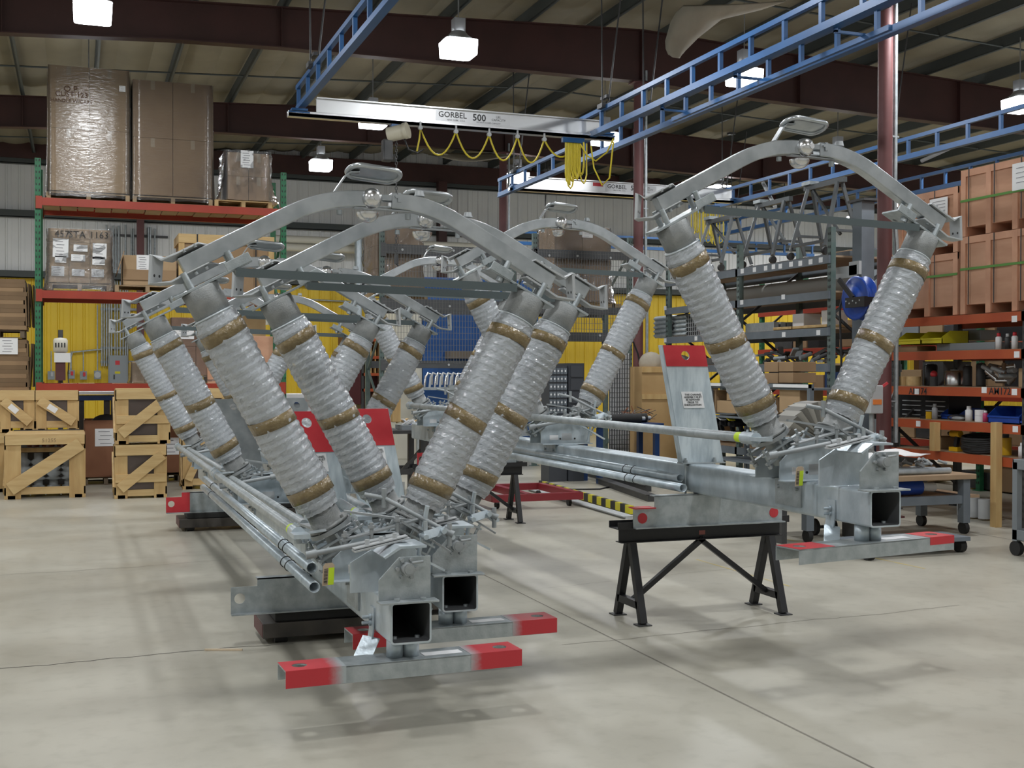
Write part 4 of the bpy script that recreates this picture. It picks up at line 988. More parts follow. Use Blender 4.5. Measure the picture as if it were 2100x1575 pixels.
# brown boxes on pallets under the rack
for (pa, pb, py, pc, lab, yy) in ((172, 262, 862, (218, 897), 'rust-brown box with a white sheet, beside the stack of two crates', 19.35), (338, 392, 866, (349, 915), 'rust-brown box with a white sheet just right of the two-crate stack', 19.55)):
    xa, xb = at(pa, 900, Y=yy).x, at(pb if pb < 300 else 400, 900, Y=yy).x
    t = thing('fibreboard_box', lab, 'box', (0, 0, 0)); pallet(t, xa, xb, yy, yy+.9, 0, mat('dark_pallet', (.16, .12, .08), .8))
    m = MB(); zt_ = at(200, py, Y=yy).z
    m.bb((xa, yy, .125), (xb, yy+.02, zt_)).bb((xa, yy+.88, .125), (xb, yy+.9, zt_)).bb((xa, yy, .125), (xa+.02, yy+.9, zt_)).bb((xb-.02, yy, .125), (xb, yy+.9, zt_)).bb((xa, yy, .125), (xb, yy+.9, .15)); m.build('box_wall', BROWNBOX, t)
    q = at(*pc, Y=yy); paper(t, q.x, yy-.003, q.z, .33, .27, 4)
    if pb < 300: MB().ball((xa+.33, yy+.35, zt_-.06), .16, 12, 8, (1.4, 1, .9)).build('black_bag', RUBBER, t)
# cardboard bundles left of the rack
yy = 19.2
CARDD = mat('dark_cardboard', (.22, .14, .075), .75, 0, (.18, .115, .06), 3)
def flats(label, pa, pb, p0, p1, seed, lab=None):
    r = random.Random(seed); t = thing('cardboard_bundle', label, 'cardboard', (0, 0, 0), 0, 'flat cardboard bundles')
    xa, xb = at(pa, 700, Y=yy).x, at(pb, 700, Y=yy).x; z0, z1 = at(30, p1, Y=yy).z, at(30, p0, Y=yy).z; n = int((z1-z0)/.06)
    for k in range(n): MB().bb((xa, yy+r.uniform(0, .008), z0+(z1-z0)*k/n), (xb-.05+r.uniform(-.03, .02), yy+.9, z0+(z1-z0)*(k+.98)/n)).build('cardboard_sheet', CARDD if k % 3 else CARD, t)
    for k in range(4): MB().box((xb-.05+.035*k, yy+.3+.12*k, (z0+z1)/2), (.02, .6, (z1-z0)*.85), Matrix.Rotation(r.uniform(-.06, .06), 3, 'Y')).build('bent_sheet', CARDD, t)
    if lab: paper(t, at(18, 710, Y=yy).x, yy-.012, at(18, 710, Y=yy).z, .25, .24, 5)
flats('upper bundle of flat cardboard at the left edge, on a dark pallet', -60, 60, 572, 676, 1)
flats('lower bundle of flat cardboard at the left edge with a white sheet', -60, 64, 696, 802, 2, True)
t = thing('pallet', 'pallet between the two cardboard bundles at the left edge', 'pallet'); z_ = at(30, 694, Y=yy).z; pallet(t, at(-60, 690, Y=yy).x, at(50, 690, Y=yy).x, yy, yy+.9, z_+.005, mat('dark_pallet', (.16, .12, .08), .8))
t = thing('pallet', 'tall crate base under the cardboard bundles, hidden by the pine crates', 'pallet'); z_ = at(30, 803, Y=yy).z
for k in range(9): pallet(t, at(-60, 690, Y=yy).x, at(50, 690, Y=yy).x, yy+.02, yy+.9, z_-.005-(k+1)*(z_-.005)/9)
# goods half hidden behind the left insulators
def box_thing(name, label, cat, a, b, m_, bevel=.01, group=None):
    o = MB().box((0, 0, 0), [abs(b[i]-a[i]) for i in range(3)]).build(name, m_, None, bevel=bevel); o.location = [(a[i]+b[i])/2 for i in range(3)]; return tag(o, label, cat, group)
def pbox(name, label, cat, px0, px1, py0, py1, Y, d, m_, bevel=.01):
    a = at(px0, py1, Y=Y); b = at(px1, py0, Y=Y); return box_thing(name, label, cat, (a.x, Y, a.z), (b.x, Y+d, b.z), m_, bevel)
t = thing('wooden_crate', 'brown wooden crate with pine battens on the middle level, behind the left arm', 'crate'); a, b = at(366, 598, Y=yf+.05), at(562, 487, Y=yf+.05)
MB().bb((a.x+.03, a.y, zt2+.02), (b.x-.03, a.y+.9, b.z-.03)).build('panel', CARD, t); MB().bb((a.x, a.y-.03, b.z-.14), (b.x, a.y+.93, b.z)).build('top_rail', PINE2, t)
for x in (a.x, b.x-.09): MB().bb((x, a.y-.02, zt2+.01), (x+.09, a.y, b.z-.1)).build('batten', PINE, t)
for px in (405, 525): x = at(px, 520, Y=yf).x; MB().bb((x-.01, a.y-.035, zt2+.05), (x+.01, a.y-.03, b.z)).build('strap', INK, t)
t = thing('wrapped_load', 'tall plastic-wrapped tan boxes behind the left insulators', 'wrapped boxes'); a, b = at(352, 800, Y=19.3), at(412, 625, Y=19.3); 
pallet(t, a.x, b.x+.3, 19.32, 20.1, 1.565); cartons(t, a.x, b.x+.3, 19.34, 20.1, 1.69, 2.6, 2, 2, PLY, tape=False); wrapskin(t, a.x, b.x+.3, 19.34, 20.1, 1.6, 2.6, 8); paper(t, at(378, 682, Y=19.3).x, 19.318, at(378, 682, Y=19.3).z, .3, .2, 4)
t = thing('wrapped_load', 'plastic-wrapped tan boxes on the lowest rack level behind the leftmost insulator', 'wrapped boxes'); a, b = at(270, 800, Y=19.3), at(345, 742, Y=19.3); cartons(t, a.x, b.x, 19.2, 19.9, 1.57, b.z, 3, 1, CARD2, tape=False); wrapskin(t, a.x, b.x, 19.2, 19.9, 1.575, b.z, 9)
for (pa, pb, p0, p1, Y, lab) in ((378, 470, 800, 1000, 18.2, 'tan crate standing behind the second pair of insulators'), (470, 600, 870, 1000, 19.0, 'tan crate low behind the left pipes')):
    pine_crate(lab, at(pa, 900, Y=Y).x, at(pb, 900, Y=Y).x, Y, Y+.7, 0, at(pa, p0, Y=Y).z, 1, bw=.12)
pbox('plywood_board', 'tilted tan plywood board beyond the left insulators', 'board', 480, 545, 640, 800, 19.45, .04, PLANKM)
for k, (pa, pb, p0, p1, Y, m_, lab) in enumerate(((425, 560, 690, 800, 19.3, PLY, 'pink-brown carton on the lowest rack level between the left insulators'), (565, 640, 870, 985, 20.5, GREYP, 'grey steel cabinet low behind the nearest left insulator'))):
    pbox('carton' if k == 0 else 'steel_cabinet', lab, 'box' if k == 0 else 'cabinet', pa, pb, p0, p1, Y, .6, m_)
# ---------------------------------------------------------------- services on the back wall
YW = 32.3
t = thing('electrical_panel', 'grey breaker panel with a red and a yellow sticker on the yellow wall', 'electrical panel'); a, b = at(222, 800, Y=YW), at(263, 729, Y=YW)
MB().bb((a.x, YW, a.z), (b.x, YW+.16, b.z)).build('cabinet', GREYP, t, bevel=.01); MB().bb((a.x+.03, YW-.012, a.z+.03), (b.x-.03, YW, b.z-.03)).build('door', GREYP, t, bevel=.004)
q = at(241, 744, Y=YW); MB().box((q.x, YW-.015, q.z), (.11, .004, .11)).build('red_sticker', RED, t); q = at(241, 764, Y=YW); MB().box((q.x, YW-.015, q.z), (.13, .004, .06)).build('yellow_sticker', YELP, t); q = at(234, 773, Y=YW); MB().box((q.x, YW-.02, q.z), (.03, .014, .12)).build('handle', INK, t)
t = thing('conduit_bank', 'bank of vertical grey conduits climbing the wall from the breaker panel', 'conduit')
for px in (209, 214, 219, 224, 229, 236, 241, 247, 253, 258, 262):
    a, b = at(px, 740 if 222 < px < 262 else 735+4*(px % 5), Y=YW), at(px, 625 if px % 3 else 460, Y=YW); MB().cyl((a.x, YW+.1, a.z), (a.x, YW+.1, max(b.z, 4.4)), .022, n=8).build('conduit', GALV, t)
for py in (633, 713, 742):
    a, b = at(206, py, Y=YW), at(282, py, Y=YW); MB().bb((a.x, YW+.12, a.z-.03), (b.x, YW+.16, a.z+.03)).build('strut', GALVD, t)
t = thing('conduit_bank', 'grey conduits and struts on the white wall behind the numbered cartons', 'conduit')
for px in (226, 232, 238, 244, 270, 274, 305, 309, 318): a, b = at(px, 560, Y=YW), at(px, 462+(px % 4)*3, Y=YW); MB().cyl((a.x, YW+.1, a.z), (a.x, YW+.1, b.z), .024, n=8).build('conduit', GALV, t)
a, b = at(235, 481, Y=YW), at(345, 484, Y=YW); MB().bb((a.x, YW+.12, a.z-.03), (b.x, YW+.16, a.z+.03)).build('strut', DARK, t)
for (px, py, lab) in ((105, 770, 'small grey switch box on the yellow wall, left of the drill press'), (146, 768, 'grey switch box with red mark, right of the drill press'), (171, 770, 'grey switch box with a red handle on the yellow wall'), (200, 769, 'round grey gauge box on the yellow wall beside the panel')):
    t = thing('switch_box', lab, 'electrical box'); q = at(px, py, Y=YW); MB().box((q.x, YW+.02, q.z), (.17, .12, .22)).build('box', GREYP, t, bevel=.01)
    if px == 200: MB().cyl((q.x, YW-.06, q.z), (q.x, YW-.03, q.z), .08, n=16).build('dial', LGREY, t)
    else: MB().box((q.x+.02, YW-.045, q.z+.03), (.06, .02, .1)).build('switch_handle', RED if px != 105 else LGREY, t)
    MB().cyl((q.x, YW+.1, q.z+.1), (q.x, YW+.1, at(px, 720 if px != 200 else 625, Y=YW).z), .016, n=6).build('conduit', GALV, t)
for (a, b, lab) in (((145, 722), (210, 716), 'grey conduit bending across the yellow wall beside the drill press'), ((592, 612), (720, 618), 'thin conduit with a junction box on the yellow wall behind the arms')):
    p, q = at(*a, Y=YW), at(*b, Y=YW); t = thing('wall_conduit', lab, 'conduit'); MB().path([(p.x, YW+.1, p.z-.6), (p.x, YW+.1, p.z-.15), (p.x+.05, YW+.1, p.z), (q.x, YW+.1, q.z)], .022, 8).build('conduit', GALV, t)
t = thing('wall_conduit', 'two looped grey conduits low on the yellow wall between the insulators', 'conduit')
for px in (660, 690): 
    p = at(px, 720, Y=YW); q = at(px-28 if px < 670 else px+28, 700, Y=YW); MB().path([(p.x, YW+.1, 0), (p.x, YW+.1, p.z-.2), ((p.x*.8+q.x*.2), YW+.1, p.z+.08), (q.x, YW+.1, p.z+.1)], .022, 8).build('conduit', GALV, t)
t = thing('drill_press', 'drill press with a cream slotted motor head above the orange-red beam', 'machine'); YD = 27.; q = at(124, 705, Y=YD); 
MB().cyl((q.x, YD+.15, 0), (q.x, YD+.15, q.z+.3), .05, n=14).build('column', DARK, t); b = at(124, 745, Y=YD)
MB().lathe((q.x, YD, at(124, 727, Y=YD).z), (0, 0, 1), [(0, .06), (.04, .11), (.06, .145), (.30, .145), (.34, .12), (.36, 0)], 18).build('motor', OFFW, t)
m = MB()
for k in range(4): m.bb((q.x-.105+.06*k, YD-.15+.012*abs(k-1.5), q.z-.08), (q.x-.08+.06*k, YD-.12, q.z+.02))
m.build('motor_vent', INK, t); z3 = at(124, 722, Y=YD).z
MB().bb((q.x-.1, YD-.18, z3-.6), (q.x+.1, YD+.2, z3-.02)).build('head', MAROON, t); MB().cyl((q.x, YD-.1, z3-1.0), (q.x, YD-.1, z3-.7), .06, n=12).build('spindle', DARK, t); MB().bb((q.x-.12, YD-.22, z3-.22), (q.x+.2, YD-.2, z3-.02)).build('paper_sheet', WHITE, t)
MB().bb((q.x-.35, YD-.3, 0), (q.x+.35, YD+.35, .08)).bb((q.x-.3, YD-.3, z3-1.3), (q.x+.3, YD+.3, z3-1.24)).build('table', DARK, t)
for a in range(3): MB().cyl((q.x+.15, YD, z3-.45), (q.x+.15+.02, YD+.3*cos(a*2.1), z3-.45+.3*sin(a*2.1)), .012, n=6).build('feed_handle', DARK, t)
t = thing('blue_cart', 'blue and white topped steel bench half hidden behind the brown box and crates', 'bench'); a, b = at(160, 812, Y=21.5), at(240, 803, Y=21.5)
MB().bb((a.x, 21.5, b.z-.05), (b.x, 22.2, b.z)).build('white_edge', WHITE, t); MB().bb((a.x, 21.51, a.z-.08), (b.x, 22.2, a.z-.0)).build('apron', NAVY, t)
for x in (a.x+.05, (a.x+b.x)/2+.15, b.x-.05): MB().bb((x-.05, 21.55, 0), (x+.05, 21.65, a.z-.05)).build('leg', DARK, t)
MB().bb((a.x, 21.6, .55), (b.x, 22.1, .6)).build('shelf', DARK, t)
t = thing('blue_cart', 'blue and white topped cabinet between the nearest left insulators', 'bench'); a, b = at(528, 835, Y=21.5), at(640, 808, Y=21.5)
MB().bb((a.x, 21.5, b.z-.07), (b.x, 22.2, b.z)).build('white_edge', WHITE, t); MB().bb((a.x, 21.49, b.z-.17), (b.x, 22.2, b.z-.07)).build('apron', NAVY, t); MB().bb((a.x, 21.52, 0), (b.x, 22.2, b.z-.17)).build('cabinet', GREYP, t)
# cream wall pipes
t = thing('wall_pipe', 'pair of cream pipes running along the back wall behind the arches', 'pipe'); a, b = at(556, 489, Y=31.8), at(985, 505, Y=31.8)
for dz in (0, -.22): MB().cyl((a.x, 31.8, a.z+dz), (b.x, 31.8, a.z+dz), .10, n=12).build('pipe', OFFW, t)
MB().path([(a.x, 31.8, a.z), (a.x-.12, 31.8, a.z-.1), (a.x-.15, 31.8, a.z-.3), (a.x-.15, 31.8, 3)], .09, 10).build('pipe', OFFW, t)
a = at(728, 600, Y=31.9); tag(MB().cyl((a.x, 31.5, 0), (a.x, 31.5, at(728, 470, Y=31.9).z), .10, n=16).cyl((a.x, 31.5, 3.6), (a.x, 31.5, 3.66), .12, n=16).cyl((a.x+.22, 31.5, 0), (a.x+.22, 31.5, 6), .025, n=8).build('downpipe', GALVB), 'bright vertical pipe on the back wall between the arches', 'pipe')
# ---------------------------------------------------------------- middle rack with mesh, machine behind
YM = 20.8
px = [at(783, 600, Y=YM).x, at(1096, 600, Y=YM).x, at(1291, 600, Y=YM).x]
def mz(py, p_=900): return at(p_, py, Y=YM).z
DKG = mat('charcoal_beam', (.075, .08, .085), .5, 0, (.09, .095, .10), 4)
rk = pallet_rack('wide rack with charcoal beams and wire mesh behind the arches', px, YM, 1.1, mz(470), [[(mz(505), .17), (mz(615), .2), (mz(740), .13)], [(mz(515, 1200), .15), (mz(630, 1200), .14), (mz(682, 1200), .14)]], DKG, GREENG)
m = MB(); z0, z1 = mz(745), mz(505); x = px[0]+.06
while x < px[2]-.04: m.bb((x-.004, YM-.075, z0 if x < px[1] else mz(700, 1200)), (x+.004, YM-.071, z1)); x += .055
z = z0
while z < z1: m.bb((px[0], YM-.074, z-.003), (px[1] if z < mz(700, 1200) else px[2], YM-.072, z+.003)); z += .11
o = m.build('wire_mesh', mat('mesh_wire', (.16, .16, .16), .5), rk); o.parent = None; o.parent = rk; o.location = (-px[0], -YM, 0); o['kind'] = 'stuff'
m = MB()
for i, (pxx, pyy) in enumerate(((825, 512), (875, 513), (930, 514), (1126, 524), (1184, 525), (1252, 529), (832, 628), (922, 628), (1020, 628), (920, 748), (1150, 690), (1230, 688))):
    q = at(pxx, pyy, Y=YM-.07); m.cyl((q.x-px[0], -.085, q.z), (q.x-px[0], -.068, q.z), .022, n=8)
m.build('beam_bolt', LGREY, rk)['kind'] = 'stuff'
YL = YM+.1
for (pa, pb, p0, p1, lab, sd, mm) in ((770, 866, 458, 600, 'tall dark wrapped load behind the wire mesh at the left of the middle rack', 21, CARD), (1140, 1252, 466, 575, 'crinkly wrapped load standing tall at the right of the middle rack', 22, CARD)):
    a, b = at(pa, p1, Y=YL), at(pb, p0, Y=YL); t = thing('wrapped_load', lab, 'wrapped boxes', (0, 0, 0), 0, 'wrapped loads in the middle rack')
    zz = mz(615) if sd == 21 else mz(630, 1200)
    pallet(t, a.x-.1, b.x+.1, YL, YL+.95, zz); cartons(t, a.x, b.x, YL+.05, YL+.9, zz+.13, b.z-.02, 2, 3, mm, tape=False); wrapskin(t, a.x, b.x, YL+.05, YL+.9, zz+.1, b.z, sd, .04, .12 if sd == 22 else .03)
    if sd == 22: paper(t, at(1204, 480, Y=YL).x, YL-.02, at(1204, 480, Y=YL).z, .22, .14, 3)
t = thing('timber_stack', 'stack of dark flat timbers under the right wrapped load', 'timber'); a, b = at(1100, 625, Y=YL), at(1285, 580, Y=YL)
for k in range(3): MB().bb((a.x+.05*k, YL, mz(630, 1200)+.001+.0*k+(.02 if 0 else 0)+k*.03), (b.x-.06*k, YL+.9, mz(630, 1200)+.026+k*.03)).build('timber', PLANKM, t)
YB = 23.2
t = thing('blue_machine', 'large blue machine enclosure with cream side panels behind the middle rack', 'machine'); a, b = at(868, 870, Y=YB), at(1105, 575, Y=YB)
MB().bb((a.x, YB, 0), (b.x, YB+2, b.z)).build('enclosure', mat('machine_blue', (.02, .085, .27), .45), t, bevel=.02); c = at(815, 605, Y=YB); MB().bb((c.x, YB+.05, 0), (a.x-.01, YB+2, c.z)).build('side_panel', OFFW, t, bevel=.01)
MB().bb((c.x, YB+.04, at(840, 700, Y=YB).z-.015), (a.x-.01, YB+.05, at(840, 700, Y=YB).z+.015)).build('panel_seam', DARK, t)
t = thing('louvered_bin', 'small brown slatted bin hanging on the blue machine', 'bin'); a, b = at(925, 735, Y=YB-.4), at(985, 720, Y=YB-.4); MB().bb((a.x, YB-.4, a.z), (b.x, YB+.005, b.z)).build('bin', mat('dusty_brown', (.16, .13, .10), .7), t)
# maroon cabinet, pigeonholes, steel post rack
YP = 24.5
pbox('maroon_cabinet', 'maroon cabinet on the yellow wall side, left of the orange pigeonholes', 'cabinet', 703, 742, 690, 830, YP, .5, mat('cabinet_maroon', (.075, .012, .016), .4))
t = thing('pigeonhole_rack', 'orange pigeonhole parts rack behind the middle insulators', 'rack'); a, b = at(743, 815, Y=YP), at(788, 695, Y=YP)
MB().bb((a.x, YP+.4, 0), (b.x, YP+.45, b.z)).build('back', MAROON, t)
for py in (697, 733, 768, 800): z = at(760, py, Y=YP).z; MB().bb((a.x, YP, z-.03), (b.x, YP+.4, z+.03)).build('shelf', RACKOR, t)
for k in range(6): x = a.x+(b.x-a.x)*k/5; MB().bb((x-.012, YP+.01, at(760, 768, Y=YP).z), (x+.012, YP+.4, b.z)).build('divider', PINE, t)
for x in (a.x, b.x): MB().bb((x-.03, YP, 0), (x+.03, YP+.45, b.z)).build('post', DARK, t)
# steel benches behind the near units
def bench(label, x0, x1, y0, y1, z, top, leg, lw=.06, shelf=.25, th=.05, name='work_bench', wheels=False):
    t = thing(name, label, 'bench', ((x0+x1)/2, (y0+y1)/2, 0)); hx, hy = (x1-x0)/2, (y1-y0)/2; w0 = .12 if wheels else 0
    MB().bb((-hx, -hy, z-th), (hx, hy, z)).build('top', top, t, bevel=.006)
    for sx in (-1, 1):
        for sy in (-1, 1):
            MB().bb((sx*(hx-.1)-lw/2, sy*(hy-.08)-lw/2, w0), (sx*(hx-.1)+lw/2, sy*(hy-.08)+lw/2, z-th)).build('leg', leg, t)
            if wheels: MB().cyl((sx*(hx-.1)-.025, sy*(hy-.08), .065), (sx*(hx-.1)+.025, sy*(hy-.08), .065), .065, n=14).build('caster', RUBBER, t)
    for sy in (-1, 1): MB().bb((-hx+.1, sy*(hy-.08)-lw/3, shelf), (hx-.1, sy*(hy-.08)+lw/3, shelf+lw)).build('rail', leg, t)
    for sx in (-1, 1): MB().bb((sx*(hx-.1)-lw/3, -hy+.08, shelf), (sx*(hx-.1)+lw/3, hy-.08, shelf+lw)).build('rail', leg, t)
    return t
YT = 16.2
a, b = at(700, 870, Y=YT), at(870, 882, Y=YT)
t = bench('dark steel fabrication bench behind the red-topped plate', a.x, b.x+.1, YT, YT+.8, b.z, DARK, DARK, .08, .3)
m = MB()
for k in range(16): m.cyl((-.85+.11*k, -.35, .02), (-.85+.11*k, -.35, .2), .022, n=6)
m.build('rod_row', LGREY, t)
for sx in (-.5, .2): MB().bar((sx, -.3, .3), (sx+.5, -.3, b.z-.1), .05, .05).build('brace', DARK, t)
pbox('pine_block', 'upright tan pine block on the dark bench', 'block', 805, 822, 800, 866, YT+.3, .12, PINE)
t = thing('blue_rag', 'crumpled blue cloth on the dark bench', 'cloth'); q = at(848, 826, Y=YT+.4); q.z = b.z+.05; MB().ball(q-Vector((0, 0, .02)), .1, 10, 6, (1.3, .8, .5)).ball(q+Vector((.1, .05, 0)), .08, 10, 6, (1, 1, .6)).build('fold', BLUE2, t)
t = thing('scrap_tray', 'open tray of pale offcuts on the dark bench', 'tray'); a_, b_ = at(825, 868, Y=YT+.2), at(868, 845, Y=YT+.2); r = random.Random(4)
MB().bb((a_.x, YT+.2, b.z+.0), (b_.x, YT+.6, b.z+.06)).build('tray', GREYP, t)
for k in range(9): MB().box((a_.x+(b_.x-a_.x)*r.random(), YT+.25+.3*r.random(), b.z+.08+.05*r.random()), (.12, .04, .02), Matrix.Rotation(r.uniform(-1, 1), 3, 'Z') @ Matrix.Rotation(r.uniform(-.6, .6), 3, 'Y')).build('offcut', PINE if k % 2 else WHITE, t)
# rack of bright parts in front of the blue machine
YQ = 19.6
t = thing('parts_stand', 'galvanized stand holding rows of bright metal brackets before the blue machine', 'stand'); a, b = at(862, 870, Y=YQ), at(968, 765, Y=YQ)
for x in (a.x, (a.x+b.x)/2+.1): MB().bb((x-.05, YQ, 0), (x+.05, YQ+.1, at(880, 790, Y=YQ).z)).build('post', GALV, t)
zz = at(880, 795, Y=YQ).z; MB().bb((a.x-.1, YQ-.02, zz-.04), (b.x, YQ+.5, zz)).build('shelf', GALV, t); MB().bb((a.x-.1, YQ-.02, zz-.62), (b.x, YQ+.5, zz-.58)).build('shelf', GALV, t)
r = random.Random(9)
for k in range(9):
    x = a.x+.1+(b.x-a.x-.1)*k/9; MB().path([(x, YQ+.1, zz), (x+.02, YQ+.1, zz+.18), (x+.06, YQ+.1, zz+.25), (x+.14, YQ+.1, zz+.22), (x+.13, YQ+.1, zz+.05)], .02, 6).build('bracket', LGREY if k % 2 else CHROME, t)
for k in range(7): x = a.x+.05+(b.x-a.x)*k/7; MB().box((x+.05, YQ+.2, zz-.45), (.07, .2, .25), Matrix.Rotation(r.uniform(-.3, .3), 3, 'Y')).build('casting', LGREY, t)
# drawer tower of small bins
YG = 17.6
t = thing('bin_cabinet', 'dark cabinet of many small drawers with white labels behind the nearest right insulators', 'cabinet'); a, b = at(1126, 905, Y=YG), at(1163, 750, Y=YG); W_ = b.x-a.x
MB().bb((a.x, YG, 0), (b.x, YG+.35, b.z)).build('cabinet', mat('bin_grey', (.05, .055, .065), .5), t)
for rr in range(8):
    for cc in range(5):
        x0 = a.x+W_*(cc+.08)/5; z0 = b.z-.10-.125*rr; f_ = MB().bb((x0, YG-.012, z0-.035), (x0+W_*.84/5, YG, z0+.06)).build('drawer', GREYB, t); MB().bb((x0+.012, YG-.014, z0+.0), (x0+W_*.55/5, YG-.012, z0+.03)).build('label_card', WHITE, f_)
c = at(1197, 745, Y=YG)
t = thing('drawer_cabinet', 'charcoal tool drawers right of the small labelled drawers', 'cabinet'); MB().bb((b.x+.02, YG-.02, 0), (c.x, YG+.5, c.z)).build('cabinet', mat('charcoal', (.045, .05, .06), .45), t)
for k in range(6): MB().bb((b.x+.05, YG-.035, c.z-.22-.21*k), (c.x-.03, YG-.02, c.z-.04-.21*k)).build('drawer', mat('charcoal_front', (.06, .065, .075), .4), t)
# wire mesh panel and plywood crate by the middle column
YN = 18.3
t = thing('mesh_panel', 'white backed wire mesh panel beside the middle column', 'panel'); a, b = at(1250, 960, Y=YN), at(1292, 725, Y=YN)
MB().bb((a.x, YN+.03, 0), (b.x, YN+.04, b.z)).build('backing', WHITE, t); m = MB()
for k in range(9): x = a.x+(b.x-a.x)*k/8; m.bb((x-.006, YN, 0), (x+.006, YN+.012, b.z))
z = .05
while z < b.z: m.bb((a.x, YN, z-.004), (b.x, YN+.01, z+.004)); z += .08
m.build('wire_grid', DARK, t)['kind'] = 'stuff'
t = thing('control_box', 'grey control box on the middle column with a white notice', 'electrical box'); a, b = at(1315, 803, Y=18.45), at(1328, 762, Y=18.45); MB().bb((a.x, 18.45, a.z), (b.x, 18.6, b.z)).build('box', GREYP, t, bevel=.01); MB().bb((a.x-.2, 18.58, a.z+.05), (a.x, 18.62, a.z+.11)).build('mount', GREYP, t)
MB().bb((a.x-.14, 18.5, a.z-.28), (a.x-.02, 18.505, a.z-.08)).build('notice', WHITE, t); MB().path([at(1298, 700, Y=18.5), at(1308, 725, Y=18.5), at(1315, 755, Y=18.5), at(1318, 765, Y=18.5)], .015, 6).build('cord', BLACK, t)
t = thing('plywood_crate', 'tan plywood crate with a lumpy sack on it, behind the red-topped plate', 'crate'); a, b = at(1316, 842, Y=18.0), at(1366, 752, Y=18.0); MB().bb((a.x, 18., 0), (b.x+.4, 18.55, b.z)).build('panel', mat('yellow_ply', (.50, .33, .15), .6, 0, (.44, .28, .12), 3), t)
for z in (b.z-.05, b.z-.5): MB().bb((a.x, 17.98, z-.05), (b.x+.4, 18., z+.04)).build('batten', PINE, t)
q = at(1338, 738, Y=18.3); tag(MB().ball((q.x, 18.35, q.z-.06), .2, 14, 8, (1.1, .9, 1.0)).ball((q.x+.25, 18.3, q.z-.08), .17, 12, 8, (1.2, 1, .9)).ball((q.x+.55, 18.32, q.z-.07), .18, 12, 8, (1.2, 1, .9)).build('sack', mat('pale_sack', (.40, .36, .29), .8, 0, (.34, .30, .24), 5, .6, 12)), 'pale lumpy sack lying on the tan plywood crate', 'sack')
# blue table with black rollers
a, b = at(1222, 868, Y=17.), at(1362, 868, Y=17.)
t = bench('navy steel table carrying black rollers and copper scrap', a.x, b.x, 17., 17.75, b.z, NAVY, NAVY, .08, .3)
zz = b.z
for k, (pa, pb, dy, lab) in enumerate(((1240, 1325, .15, 'black rubber roller at the front of the navy table'), (1290, 1350, .38, 'shorter black rubber roller behind the first on the navy table'))):
    x0, x1 = at(pa, 855, Y=17.1).x, at(pb, 855, Y=17.1).x; t = thing('rubber_roller', lab, 'roller'); MB().cyl((x0, 17.+dy, zz+.075), (x1-.08, 17.+dy, zz+.075), .075, n=18).build('sleeve', RUBBER, t); MB().cyl((x0-.06, 17.+dy, zz+.075), (x1, 17.+dy, zz+.075), .03, n=12).build('core', LGREY, t)
r = random.Random(11); t = thing('copper_scrap', 'heap of copper and steel strip ends on the navy table', 'scrap'); 
for k in range(26):
    c = Vector((at(1268+80*r.random(), 845, Y=17.45).x, 17.45+.2*r.random(), zz+.03+.16*r.random())); d = Vector((r.uniform(-1, 1), r.uniform(-.6, .6), r.uniform(-.3, .6))).normalized()*r.uniform(.08, .16); MB().bar(c-d, c+d, .03, .008).build('strip', COPPER if k % 3 == 0 else CHROME if k % 3 == 1 else DARK, t)
# red dolly frame and striped rails on the floor
t = thing('dolly_frame', 'low maroon dolly frame on casters behind the far sawhorse', 'dolly', (5.55, 14.9, 0)); RD = mat('dolly_red', (.22, .02, .028), .4)
for x in (-.58, -.1, .58): MB().bb((x-.045, -.7, .1), (x+.045, .7, .19)).build('rail', RD, t)
for y in (-.7, .7): MB().bb((-.62, y-.045, .1), (.62, y+.045, .19)).build('rail', RD, t)
for sx in (-1, 1):
    for sy in (-1, 1): MB().cyl((sx*.5-.02, sy*.55, .05), (sx*.5+.02, sy*.55, .05), .05, n=12).build('caster', RUBBER, t)
t = thing('striped_rail', 'low yellow and black striped steel rail lying on the floor', 'rail'); a, b = at(1108, 992, Z=.06), at(1296, 1046, Z=.06); d = (b-a); n = 22
for k in range(n): MB().bar(a+d*k/n, a+d*(k+1)/n, .05, .10).build('stripe', YELP if k % 2 else BLACK, t)
for k, (pa, pb, h_, lab) in enumerate((((1090, 1004), (1290, 1062), .03, 'bare steel bar along the striped rail, toward the camera'), ((1228, 985), (1335, 1022), .09, 'dark steel channel on the floor behind the loose pipes'), ((1190, 965), (1330, 1002), .09, 'second dark steel channel farther behind the loose pipes'))):
    a, b = at(*pa, Z=h_/2), at(*pb, Z=h_/2); o = MB().bar(a, b, .09, h_).bar(a+Vector((0, 0, h_/2)), b+Vector((0, 0, h_/2)), .15, .012).build('steel_channel', DARK if k else LGREY); tag(o, lab, 'steel bar')
p = [at(1130, 1004, Z=.01), at(1230, 1003, Z=.01), at(1290, 990, Z=.01), at(1330, 975, Z=.01)]; tag(MB().path(p, .012, 6).build('floor_cable', BLACK), 'black cable trailing on the floor by the striped rail', 'cable')
p = [at(975, 1020, Z=.01), at(1010, 1022, Z=.01), at(1040, 1026, Z=.01), at(1055, 1008, Z=.01)]; tag(MB().path(p, .012, 6).build('floor_cable', BLACK), 'black cable on the floor beside the far sawhorse', 'cable')
